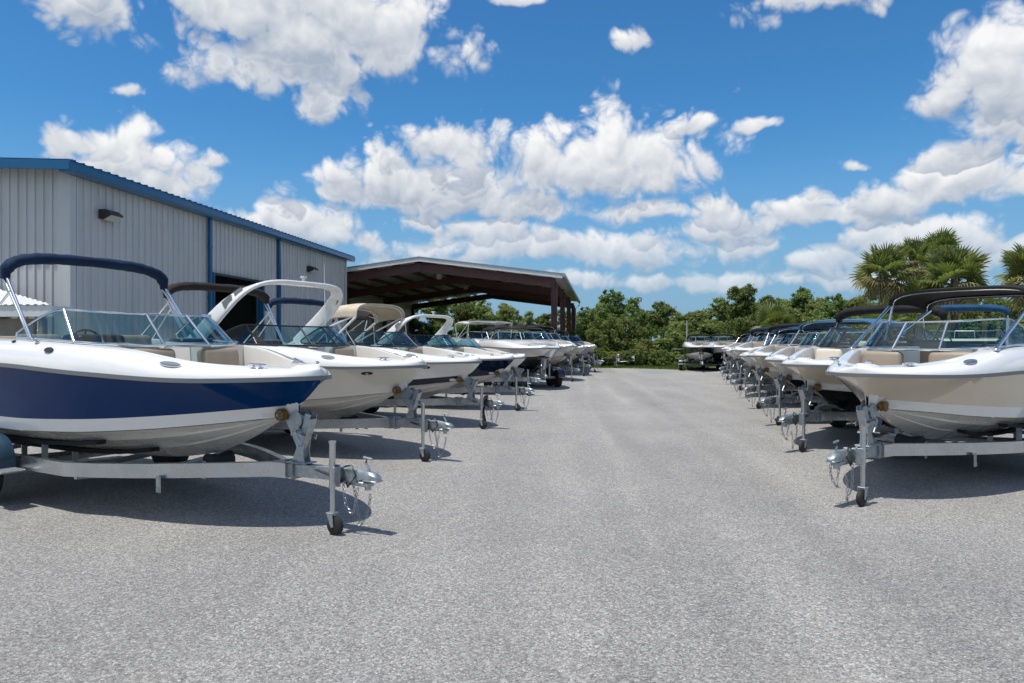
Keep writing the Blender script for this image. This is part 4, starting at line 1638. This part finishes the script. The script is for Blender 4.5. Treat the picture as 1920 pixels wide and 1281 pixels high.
h2 = Hull(L=6.2, B=1.16, zb=1.38, rise=.03)
O, rz, nr = side_pose(793, 866, 30, -1, .12)
make_boat('bowrider_boat', O, rz, h2, 'cream hulled bowrider with tall white arch, second in the left row', LEFT_G,
          side='gel_ivory', band='gel_ivory', tower=dict(base=3.8, top=2.45, z=2.70, mat='gel_white', w=.125),
          boot=dict(d=4.55, z=2.72, mat='canvas_brown', base=4.0, r=.075, drop=.24), near=nr, whip=True, frame='dark_trim', hull_port=.62)
make_trailer(O, rz, h2, .12, 'galvanised trailer under the cream bowrider with the white arch', TLG, near=nr, axle=3.9, fender='fender_black')

h3 = Hull(L=6.2, B=1.16, zb=1.33, rise=.03, deck=.30)
O, rz, nr = side_pose(903, 805, 30, -1, .15)
make_boat('bowrider_boat', O, rz, h3, 'white bowrider with navy bottom stripe and beige canopy, third in the left row', LEFT_G,
          side='gel_white', band='gel_ink', canopy=dict(d0=2.55, d1=3.45, z=2.60, mat='canvas_beige', base=3.2, half=.86, drop=.30, fwd=.02, aft=.10, r=.026, pole='gel_white'),
          boot=dict(d=5.0, z=2.70, mat='canvas_navy', base=4.45, r=.075, drop=.26), near=nr, frame='dark_trim', hull_port=.85)
make_trailer(O, rz, h3, .15, 'galvanised trailer with black strap under the white boat with beige canopy', TLG, near=nr, axle=3.9, jack_wheel=True, fender='fender_black', strap=True)

h4 = Hull(L=6.1, B=1.16, zb=1.30, rise=.03)
O, rz, nr = side_pose(968, 771, 30, -1, .18)
make_boat('bowrider_boat', O, rz, h4, 'dark navy hulled bowrider with white arch, fourth in the left row', LEFT_G,
          side='gel_ink', band='gel_ink', tower=dict(base=3.45, top=2.5, z=2.44, mat='gel_white', w=.11),
          canopy=dict(d0=4.1, d1=5.4, z=2.66, mat='canvas_black', base=4.2, half=.9, drop=.22), near=nr, frame='dark_trim')
make_trailer(O, rz, h4, .18, 'galvanised trailer under the dark navy boat, fourth on the left', TLG, near=nr, axle=3.9, fender='fender_black')

# ---- boats by the shelter (no pixel of their jacks shows; placed where they stand)
def place(name, x, y, head, hull, label, group, tl=None, axles=1, axle=3.9, jx=.2, **kw):
    a = R(head)
    make_boat(name, (x, y), a, hull, label, group, lod=.5, **kw)
    if tl:
        make_trailer((x, y), a, hull, jx, tl, 'trailers by the boat shelter', axles=axles, lod=.3, fender='fender_black', axle=axle, jack=jx > 0)

SG = 'boats parked by the shelter'
hs = Hull(L=5.0, B=1.0, zb=1.22)
place('runabout_boat', 0.42, 23.0, -32, hs, 'small white runabout with low windshield tucked behind the dark navy boat', SG,
      'galvanised trailer under the small white runabout behind the dark navy boat')
ht = Hull(L=6.6, B=1.2, zb=1.55)
place('hardtop_boat', 0.05, 28.6, -66, ht, 'grey fishing boat with white hard top behind the left row', SG,
      'galvanised trailer under the grey fishing boat with white hard top', cuddy=True, side='gel_grey', band='gel_grey', top='gel_white',
      canopy=dict(d0=2.4, d1=4.2, z=2.72, mat='gel_white', base=2.6, drop=.10, r=.026))
hc = Hull(L=7.0, B=1.27, zb=1.50, depth=.98, bluff=.56)
place('cuddy_boat', 1.20, 25.2, -73, hc, 'large white cuddy boat with black bottom and black top before the shelter column', SG,
      'tandem wheel trailer under the large white cuddy boat', axles=2, axle=2.2, jx=-.35, cuddy=True, side='gel_white', band='gel_black', bottom='gel_black',
      canopy=dict(d0=3.0, d1=5.0, z=2.42, mat='canvas_black', base=3.4, drop=.16))
hc2 = Hull(L=6.6, B=1.2, zb=1.52, depth=.98)
place('cuddy_boat', 2.62, 31.0, -62, hc2, 'white cuddy boat just behind the large black bottomed one', SG,
      'trailer under the white cuddy boat beside the shelter column', cuddy=True, side='gel_white', band='gel_white',
      canopy=dict(d0=3.0, d1=4.8, z=2.6, mat='canvas_black', base=3.4, drop=.16))
hc3 = Hull(L=5.6, B=1.1, zb=1.42)
place('runabout_boat', 3.62, 36.0, -60, hc3, 'cream runabout with small blue top right of the shelter columns', SG,
      'trailer under the cream runabout right of the shelter columns', side='gel_ivory', band='gel_ivory',
      canopy=dict(d0=2.6, d1=3.8, z=2.42, mat='canvas_navy', base=2.8, drop=.12))
place('runabout_boat', 4.65, 40.0, -60, Hull(L=5.4, B=1.06, zb=1.45), 'far white runabout behind the cream one by the shelter', SG,
      'trailer under the far white runabout beside the shelter', side='gel_white', band='gel_white')

# ---- right row
def right(i, px, py, a, jx, label, tlabel, hull, **kw):
    O, rz, nr = side_pose(px, py, a, 1, jx)
    lod = 1.0 if i < 3 else .55
    tk = kw.pop('tr', {})
    make_boat('bowrider_boat', O, rz, hull, label, RIGHT_G, near=nr, lod=lod, **kw)
    make_trailer(O, rz, hull, jx, tlabel, TRG, near=nr, lod=lod, **tk)

right(0, 1618, 949, 40, .18, 'ivory hulled bowrider with black canopy, nearest in the right row',
      'trailer with blue fender under the nearest ivory bowrider on the right', Hull(L=5.5, B=1.07, zb=1.38, rise=.03, bluff=.56, rake=1.1),
      side='gel_cream', band='gel_white', xw=1.60, wh=.40,
      canopy=dict(d0=3.0, d1=4.6, z=2.58, mat='canvas_black', base=1.72, by=.83, half=.94, drop=.20, r=.021), tr=dict(axle=3.5))
right(1, 1507, 848, 39, .08, 'ivory bowrider with black bottom and folded black top, second in the right row',
      'galvanised trailer under the black bottomed bowrider, second on the right', Hull(L=5.7, B=1.07, zb=1.36, rise=.03, bluff=.56, rake=1.1),
      side='gel_cream', band='gel_white', bottom='gel_black', xw=1.8, wh=.38, frame='dark_trim', dash='dark_trim', seat='vinyl_cream',
      boot=dict(d=3.3, z=2.36, mat='canvas_black', base=2.8, drop=.22, pole='dark_trim'), tr=dict(axle=3.6, fender='fender_black'))
right(2, 1462, 798, 38, .05, 'ivory bowrider with light blue canopy, third in the right row',
      'galvanised trailer under the boat with light blue canopy, third on the right', Hull(L=5.7, B=1.06, zb=1.34, bluff=.58),
      side='gel_ivory', band='gel_white', bottom='gel_black',
      canopy=dict(d0=2.5, d1=4.2, z=2.34, mat='canvas_sky', base=2.1, by=.9, drop=.20), tr=dict(axle=3.6, fender='fender_black'))
far_r = [
    (3, 1424, 767, 'gel_cream', 'gel_white', 'canvas_blue', 'cream bowrider with dark blue canopy, fourth in the right row'),
    (4, 1401, 747, 'gel_white', 'gel_white', 'canvas_black', 'white bowrider with folded black top, fifth in the right row'),
    (5, 1385, 732.5, 'gel_cream', 'gel_ivory', 'canvas_black', 'cream bowrider with black canopy, sixth in the right row'),
    (6, 1372, 721.5, 'gel_white', 'gel_ink', 'canvas_navy', 'white bowrider with folded navy top, seventh in the right row'),
    (7, 1362, 712.5, 'gel_ivory', 'gel_white', 'canvas_black', 'small looking ivory bowrider with black top, eighth in the right row'),
]
ORD = ['fourth', 'fifth', 'sixth', 'seventh', 'eighth']
for (i, px, py, s_, b_, c_, lab) in far_r:
    kw = dict(canopy=dict(d0=2.3, d1=3.9, z=2.26 - .02 * (i % 2), mat=c_, base=2.1, by=.9, drop=.18)) if i % 2 else dict(boot=dict(d=3.0, z=2.28, mat=c_, base=2.5, drop=.22))
    right(i, px + (0, -3, 4, -2, 3)[i - 3], py, 37 + (0, 2.5, -1.5, 1.5, 0)[i - 3], (0, .12, -.08, .1, -.05)[i - 3], lab, 'galvanised trailer under the %s boat of the right row' % ORD[i - 3],
          Hull(L=(5.6, 5.2, 5.9, 5.4, 5.7)[i - 3], B=(1.05, 1.0, 1.06, 1.02, 1.04)[i - 3], zb=(1.36, 1.28, 1.42, 1.33, 1.38)[i - 3], bluff=(.58, .66, .55, .62, .58)[i - 3], deck=(.29, .24, .32, .27, .3)[i - 3]), side=s_, band=b_, tr=dict(axle=3.6, fender='fender_black', jack_wheel=i % 2 == 1), **kw)
# two at the far end facing the camera
for (px, y, hd, s_, lab, tl) in ((1316, 40.5, 258, 'gel_black', 'black and white boat with black top, left of the two far right ones', 'black trailer under the far black and white boat'),
                                 (1358, 40.8, 256, 'gel_white', 'white boat with black bottom facing the drive at the far right end', 'black trailer under the far white boat at the end of the right row')):
    x = (px - CX) / F_PX * y
    hq = Hull(L=6.0, B=.98, zb=1.42)
    make_boat('bowrider_boat', (x, y), R(hd), hq, lab, RIGHT_G, lod=.5, side=s_, band='gel_black' if s_ == 'gel_white' else 'gel_white', bottom='gel_bottom' if s_ == 'gel_black' else 'gel_black',
              boot={'d': 2.6, 'z': 2.16, 'mat': 'canvas_black', 'base': 2.2, 'drop': .3, 'in': .24, 'r': .05})
    make_trailer((x, y), R(hd), hq, .3, tl, TRG, lod=.3, fender='fender_black', rail='fender_black', axle=2.8, axles=2, jack=False)
# a row behind the right one: only its tops show over the near boats
for k, (px, y, hd, m_, lab, tl) in enumerate(((1808, 20.5, 57, 'canvas_blue', 'white boat with folded blue top behind the nearest right boat', 'trailer under the white boat behind the nearest right boat'),)):
    x = (px - CX) / F_PX * y
    hq = Hull(L=5.8, B=1.16, zb=1.45)
    bx, by_ = x + 2.9 * math.cos(R(hd)), y + 2.9 * math.sin(R(hd))
    make_boat('bowrider_boat', (bx, by_), R(hd), hq, lab, 'boats of the back row on the right', lod=.6,
              boot=dict(d=2.9, z=2.72, mat=m_, base=2.3, drop=.24, r=.10), frame='stainless')
    make_trailer((bx, by_), R(hd), hq, .2, tl, 'trailers of the back row on the right', lod=.3, axle=3.6)

# ---- empty trailers at the end of the drive
ex, ey = G(1118, 693)
make_trailer((ex - .3, ey), R(-18), Hull(L=5.4, B=1.0, zb=1.30), .4, 'empty silver trailer with winch post at the end of the drive', 'empty trailers at the end of the drive',
             empty_=True, lod=.3, axle=3.8, fender='galv', jack_wheel=False)
ex, ey = G(1161, 690.5)
make_trailer((ex, ey + .4), R(-96), Hull(L=4.6, B=.9, zb=1.25), .35, 'small pale trailer end on before the far bushes', 'empty trailers at the end of the drive',
             empty_=True, lod=.3, axle=3.3, fender='galv')

# ------------------------------------------------------------------ vegetation
def leaf_cloud(rng, blobs, n, ls, shell=.55, flat=.55):
    """leaf quads through the volume of a set of lobes; light clumps with gaps between"""
    v, f = [], []
    tot = sum(b[3] ** 2 for b in blobs)
    for (cx, cy, cz, r) in blobs:
        k = int(n * r * r / tot)
        # sub clumps
        nc = max(6, int(15 * r))
        cl = []
        for _ in range(nc):
            while True:
                p = Vector((rng.uniform(-1, 1), rng.uniform(-1, 1), rng.uniform(-.9, 1)))
                if .25 < p.length < 1:
                    break
            p = p.normalized() * (shell + (1 - shell) * rng.random())
            cl.append((Vector((cx, cy, cz)) + Vector((p.x * r, p.y * r, p.z * r * .85)), r * rng.uniform(.22, .42)))
        for _ in range(k):
            c, cr = rng.choice(cl)
            p = Vector((rng.gauss(0, .5), rng.gauss(0, .5), rng.gauss(0, .42))) * cr
            q = c + p
            s = ls * rng.uniform(.6, 1.35)
            nrm = (p.normalized() if p.length > 1e-4 else Vector((0, 0, 1))) + Vector((rng.gauss(0, .5), rng.gauss(0, .5), rng.gauss(.35, .5)))
            nrm.normalize()
            t = nrm.cross(Vector((rng.gauss(0, 1), rng.gauss(0, 1), rng.gauss(0, 1)))).normalized()
            b = nrm.cross(t)
            i = len(v)
            v += [q - t * s * .5, q + b * s * flat * .5, q + t * s * .5 + nrm * s * .1, q - b * s * flat * .5]
            f.append((i, i + 1, i + 2, i + 3))
    return v, f


def mesh_of(name, v, f, mat, smooth=False):
    me = bpy.data.meshes.new(name)
    me.from_pydata([tuple(p) for p in v], [], f)
    me.materials.append(M[mat])
    return me


def tree_meshes(seed, mat, hgt, spread, n, ls, trunk_r=.16):
    rng = random.Random(seed)
    blobs = []
    limbs = []
    tz = hgt * rng.uniform(.22, .32)
    for k in range(rng.randint(15, 19)):
        th = rng.uniform(0, 2 * PI)
        rr = spread * rng.uniform(.15, .80)
        z = tz + (hgt - tz) * rng.uniform(.22, .90)
        fall = 1 - abs((z - tz) / (hgt - tz) - .45) * .75
        c = (rr * fall * math.cos(th), rr * fall * math.sin(th), z)
        blobs.append((*c, spread * rng.uniform(.17, .34)))
        limbs.append(c)
    blobs.append((0, 0, hgt * .88, spread * .28))
    blobs.append((spread * .12, -spread * .1, hgt * .7, spread * .34))
    v, f = leaf_cloud(rng, blobs, n, ls)
    crown = mesh_of('crown', v, f, mat)
    m = MB()
    m.tube([(0, 0, -.1), (.05, .02, tz * .5), (0, .04, tz), (.05, 0, hgt * .82)], trunk_r, 8, scales=[1.3, 1, .8, .15])
    for c in limbs:
        z0 = tz + (c[2] - tz) * .25
        m.tube([(0, .02, z0), (c[0] * .5, c[1] * .5, z0 + (c[2] - z0) * .65), c], trunk_r * .42, 6, scales=[1, .7, .25])
    o = finish('trunk', m.v, m.f, 'bark', None, 60)
    trunk = o.data
    bpy.data.objects.remove(o)
    return crown, trunk


T_VARS = [tree_meshes(11, 'leaf_oak', 7.6, 3.6, 17000, .24), tree_meshes(23, 'leaf_oak', 7.0, 3.0, 14000, .23),
          tree_meshes(37, 'leaf_light', 6.6, 3.2, 14000, .23), tree_meshes(51, 'leaf_oak', 8.0, 2.7, 14000, .23),
          tree_meshes(64, 'leaf_light', 6.2, 2.8, 12000, .22)]


def shrub_mesh(seed, mat, w, hgt, n, ls):
    rng = random.Random(seed)
    blobs = []
    for k in range(8):
        th = rng.uniform(0, 2 * PI)
        rr = w * rng.uniform(.1, .6)
        r = w * rng.uniform(.32, .5)
        blobs.append((rr * math.cos(th), rr * math.sin(th), max(r * .6, hgt * rng.uniform(.2, .8)), r))
    v, f = leaf_cloud(rng, blobs, n, ls)
    v = [Vector((p.x, p.y, max(p.z, .01))) for p in v]
    crown = mesh_of('foliage', v, f, mat)
    m = MB()
    for k in range(7):
        b = blobs[k]
        m.tube([(b[0] * .12, b[1] * .12, -.03), (b[0] * .5, b[1] * .5, b[2] * .5), b[:3]], .035, 5, scales=[1, .8, .3])
    o = finish('stem', m.v, m.f, 'bark', None, 60)
    st = o.data
    bpy.data.objects.remove(o)
    return crown, st

S_VARS = [shrub_mesh(5, 'leaf_shrub', 1.7, 2.6, 7500, .165), shrub_mesh(8, 'leaf_light', 1.5, 2.1, 6500, .16), shrub_mesh(13, 'leaf_oak', 1.9, 3.1, 7500, .17)]


def put_plant(name, meshes, names, loc, s, rz, sz=None):
    t = empty(name, loc, rz)
    for me, nm in zip(meshes, names):
        o = link(nm, me, t)
    t.scale = (s, s, sz or s)
    return t


def X(px, y):
    return (px - CX) / F_PX * y


def zt(py, y):
    return CAM_H + (HY - py) / F_PX * y

# tall trees beyond the yard: bearing in the photograph, distance, top
HT = [7.6 * 1.08, 7.0 * 1.08, 6.6 * 1.08, 8.0 * 1.06, 6.2 * 1.08]
TREES = [
    (1130, 86, 572, 2), (1215, 88, 584, 0), (1305, 88, 588, 1), (1375, 84, 574, 2), (1420, 86, 570, 0), (1470, 82, 566, 2), (1545, 80, 572, 1), (1590, 80, 568, 0),
    (700, 74, 548, 0), (765, 80, 552, 2), (820, 73, 556, 1), (865, 78, 548, 0), (905, 72, 566, 4), (945, 80, 575, 2), (990, 74, 590, 4), (1020, 84, 592, 1),
    (1062, 76, 588, 2), (1105, 72, 578, 0), (1152, 68, 546, 0), (1195, 78, 580, 1), (1240, 70, 570, 1), (1268, 76, 588, 2), (1292, 80, 592, 4), (1320, 76, 584, 2),
    (1350, 70, 566, 4), (1396, 66, 544, 3), (1440, 74, 560, 1), (1500, 72, 545, 1), (1530, 68, 566, 2), (1568, 66, 554, 0), (1612, 72, 560, 2),
    (1668, 62, 552, 0), (1730, 66, 556, 1), (1800, 60, 552, 0), (1860, 64, 560, 2), (1925, 60, 556, 1), (1990, 58, 552, 0), (620, 78, 556, 1), (540, 80, 556, 0),
]
WHERE = []
ORDL = ['first', 'second', 'third', 'fourth', 'fifth', 'sixth', 'seventh', 'eighth', 'ninth', 'tenth']
rng = random.Random(3)
for i, (px, y, top, vi) in enumerate(sorted(TREES)):
    hh = zt(top, y) * 1.13
    s = hh / HT[vi]
    t = put_plant('broadleaf_tree', T_VARS[vi], ('crown', 'trunk'), (X(px, y), y, 0), max(s, .75), rng.uniform(0, 6.28), s)
    spot = 'behind the shelter' if px < 1060 else ('beyond the end of the drive' if px < 1300 else ('behind the far right boats' if px < 1600 else 'behind the palms'))
    tone = {0: 'broad dark green', 1: 'rounded dark green', 2: 'light green spreading', 3: 'tall narrow dark green', 4: 'small light green'}[vi]
    k = sum(1 for w in WHERE if w == (spot, vi))
    WHERE.append((spot, vi))
    tag(t, '%s tree %s, %s from the left' % (tone, spot, ORDL[k]), 'tree', 'trees beyond the yard')

# shrubs in front of the trees, each its own plant
srng = random.Random(21)
sh = []
px = 690
while px < 1960:
    y = 54 if px < 1080 else (52.5 if px < 1310 else 50)
    y += srng.uniform(-1.5, 3)
    if px < 1060:
        y += 8
    sh.append((px, y, srng.choice((0, 1, 2)), srng.uniform(.8, 1.3)))
    px += srng.uniform(20, 32)
px = 1092
while px < 1330:
    sh.append((px, 49.2 + srng.uniform(0, 1.0), srng.choice((0, 1)), srng.uniform(.42, .62)))
    px += srng.uniform(22, 34)
sh.sort()
SEEN = []
for i, (px, y, vi, s) in enumerate(sh):
    t = put_plant('shrub', S_VARS[vi], ('foliage', 'stem'), (X(px, y), y, 0), s, srng.uniform(0, 6.28), s * srng.uniform(.7, 1.55))
    tone = ('mid green', 'light green', 'dark green')[vi]
    size = 'low' if s < .7 else ('medium' if s < 1.25 else 'large')
    spot = 'behind the shelter' if px < 1060 else ('beyond the end of the drive' if px < 1300 else ('behind the far right boats' if px < 1600 else 'behind the palms'))
    k = sum(1 for w in SEEN if w == (spot, size, vi))
    SEEN.append((spot, size, vi))
    tag(t, '%s %s shrub %s, %s such from the left' % (size, tone, spot, ORDL[k]), 'shrub', 'shrubs along the edge of the yard')

# ---- palms
def frond_mesh(seed, mat, rad, nseg=26, droop=.5, dead=False):
    rng = random.Random(seed)
    v, f = [], []
    pl = rad * .78
    # petiole along +x, blade fans out from its end and folds down at the tips
    def strip(a, b, c, w0, w1, side):
        i = len(v)
        v.extend([a + side * w0, a - side * w0, b + side * w1, b - side * w1, c])
        f.append((i, i + 1, i + 3, i + 2))
        f.append((i + 2, i + 3, i + 4))
    i = len(v)
    e = Vector((pl, 0, -.06 * pl))
    for p, w in ((Vector((0, 0, 0)), .028), (Vector((pl * .5, 0, .04 * pl)), .018), (e, .014)):
        v.extend([p + Vector((0, w, 0)), p - Vector((0, w, 0))])
    f.append((i, i + 1, i + 3, i + 2))
    f.append((i + 2, i + 3, i + 5, i + 4))
    rim = []
    tips = []
    for k in range(nseg + 1):
        q = k / nseg * 2 - 1
        th = q * R(125)
        fold = .05 if k % 2 else -.05
        d = Vector((math.cos(th), math.sin(th), .10 * math.cos(th) + .20 * (1 - abs(q)) - .05 + fold)).normalized()
        ln = rad * (1.0 - .25 * abs(q) ** 2)
        rim.append(e + d * ln * .55 + Vector((0, 0, -droop * ln * .10)))
    i0 = len(v)
    v.append(e)
    v.extend(rim)
    for k in range(nseg):
        f.append((i0, i0 + 1 + k, i0 + 2 + k))
    for k in range(nseg):
        a_, b_ = rim[k], rim[k + 1]
        m_ = (a_ + b_) / 2
        out = (m_ - e)
        ln = out.length * .9 * rng.uniform(.75, 1.15)
        od = out.normalized()
        t1 = m_ + od * ln * .55 + Vector((0, 0, -droop * ln * rng.uniform(.10, .28)))
        t2 = m_ + od * ln + Vector((0, 0, -droop * ln * rng.uniform(.5, 1.0)))
        w = (b_ - a_) * .30
        i = len(v)
        v.extend([a_.lerp(b_, .06), a_.lerp(b_, .94), t1 - w, t1 + w, t2])
        f.append((i, i + 1, i + 3, i + 2))
        f.append((i + 2, i + 3, i + 4))
    return mesh_of('frond', v, f, mat)

FR = [frond_mesh(1, 'leaf_palm', .88, 26, .35), frond_mesh(2, 'leaf_palm', .85, 26, .6), frond_mesh(3, 'leaf_palm_old', .85, 24, .85), frond_mesh(4, 'leaf_dead', .78, 20, 1.1)]


def palm(x, y, hgt, label, n=44, s=1.0, seed=0, group='palms behind the right row'):
    rng = random.Random(seed)
    t = empty('sabal_palm', (x, y, 0))
    if hgt > 1.2:
        m = MB()
        pts = []
        for i in range(9):
            f = i / 8
            pts.append((.12 * math.sin(f * 2 + seed), .1 * math.cos(f * 1.7 + seed) - .1, -.1 + (hgt + .1) * f))
        m.tube(pts, .17, 10, scales=[1.25, 1, .95, .92, .95, 1.0, 1.05, 1.3, 1.0])
        m.build('trunk', 'palm_bark', t, 60)
        top = Vector(pts[-1])
        bt = MB()
        for k in range(26):
            th = k * 2.4
            z = hgt - .1 - k * .035
            a = Vector((top.x + .15 * math.cos(th), top.y + .15 * math.sin(th), z))
            bt.beam(a, a + Vector((.16 * math.cos(th), .16 * math.sin(th), .22)), .07, .02)
        bt.build('leaf_bases', 'palm_bark', t)
    else:
        top = Vector((0, 0, hgt))
    for k in range(n):
        f = k / (n - 1)
        el = R(80 - 138 * f ** .85 + rng.uniform(-10, 10))
        az = k * 2.39996 + rng.uniform(-.3, .3)
        kind = 0 if f < .34 else (1 if f < .52 else (2 if f < .78 else 3))
        o = link('frond', FR[kind], t)
        q = s * rng.uniform(.82, 1.12)
        o.scale = (q, q, q)
        o.location = top + Vector((.08 * math.cos(az), .08 * math.sin(az), -.1 - .45 * f))
        o.rotation_euler = Matrix.Rotation(az, 3, 'Z').to_4x4().to_euler()
        o.rotation_euler = (Matrix.Rotation(az, 3, 'Z') @ Matrix.Rotation(-el, 3, 'Y') @ Matrix.Rotation(R(rng.uniform(-50, 50)), 3, 'X')).to_euler()
    tag(t, label, 'palm', group)

PALMS = [
    (1652, 36, 505, 'sabal palm with shaggy crown, leftmost of the tall palms', 46, .95),
    (1712, 39, 480, 'tall slender palm at the back, between the two shaggy palms', 34, .8),
    (1762, 40, 470, 'tallest palm of the cluster behind the right boats', 38, .9),
    (1792, 35, 515, 'wide shaggy palm with pale skirt in the middle of the cluster', 52, 1.1),
    (1712, 36, 560, 'shorter palm with a dry skirt between the two wide palms', 36, .85),
    (1930, 33, 505, 'palm cut off by the right edge of the picture', 46, 1.0),
    (1645, 34, 600, 'low young palmetto left of the palm trunks', 26, .9),
    (1452, 47, 602, 'low yellowish palmetto behind the far right boats', 30, 1.0),
    (1730, 34.5, 615, 'low palmetto under the tall palm cluster', 26, .9),
]
for i, (px, y, py, lab, n, s) in enumerate(PALMS):
    palm(X(px, y), y, zt(py, y), lab, n, s, seed=i + 1)

# low growth behind the right row
for i, (px, y, vi, s) in enumerate(sorted(((1600, 40, 0, 1.0), (1660, 40, 1, 1.1), (1720, 39, 2, 1.1), (1790, 38, 0, 1.15), (1850, 38, 2, 1.1), (1905, 37, 1, 1.1), (1960, 36, 0, 1.1), (1560, 44, 2, 1.0), (1690, 42, 0, 1.3), (1820, 42, 1, 1.35)))):
    t = put_plant('shrub', S_VARS[vi], ('foliage', 'stem'), (X(px, y), y, 0), s, i * 1.3, s)
    k = sum(1 for w in SEEN if w == ('p', vi))
    SEEN.append(('p', vi))
    tag(t, '%s bush under the palms, %s such from the left' % (('mid green', 'light green', 'dark green')[vi], ORDL[k]), 'bush', 'bushes under the palms')

# ---- grass at the pavement edge
grng = random.Random(9)
v, f = [], []
for _ in range(9000):
    y = 43 + 8.5 * grng.random()
    px = grng.uniform(1020, 1330)
    x = X(px, y)
    a = grng.uniform(0, 2 * PI)
    hh = grng.uniform(.05, .16)
    w = .02
    i = len(v)
    ed = 46.6 if x < 8 else 43.4 + (11 - min(x, 11)) * .9
    if y < ed + .2:
        continue
    v += [(x - w * math.cos(a), y - w * math.sin(a), 0), (x + w * math.cos(a), y + w * math.sin(a), 0), (x + grng.gauss(0, .04), y + grng.gauss(0, .04), hh)]
    f.append((i, i + 1, i + 2))
go = finish('grass', v, f, 'leaf_grass', None, None, kind='stuff')
go['label'] = 'short green grass along the far edge of the pavement'
go['category'] = 'grass'
v, f = [], []
for _ in range(5000):
    x = grng.uniform(-4, 1.8)
    y = grng.uniform(34.6, 44)
    if x > -1 + (y - 34) * .3 - .2:
        continue
    a = grng.uniform(0, 2 * PI)
    hh = grng.uniform(.05, .2)
    i = len(v)
    v += [(x - .02 * math.cos(a), y - .02 * math.sin(a), 0), (x + .02 * math.cos(a), y + .02 * math.sin(a), 0), (x + grng.gauss(0, .05), y + grng.gauss(0, .05), hh)]
    f.append((i, i + 1, i + 2))
g2 = finish('grass', v, f, 'leaf_grass', None, None, kind='stuff')
g2['label'] = 'rough grass under the boat shelter'
g2['category'] = 'grass'

# ---- pale pole with a wire at the end of the drive
pyy = 44.8
t = empty('utility_pole', (X(1288, pyy), pyy, 0))
MB().cyl((0, 0, -.1), (0, 0, zt(601, pyy)), .055, 10, r2=.045).build('pole', 'concrete', t, 60)
MB().tube([(-.9, .1, 1.28), (0, 0, 1.25), (1.6, .1, 1.22)], .012, 5).build('wire', 'galv', t, 60)
tag(t, 'thin pale pole with a wire at the end of the drive', 'pole')
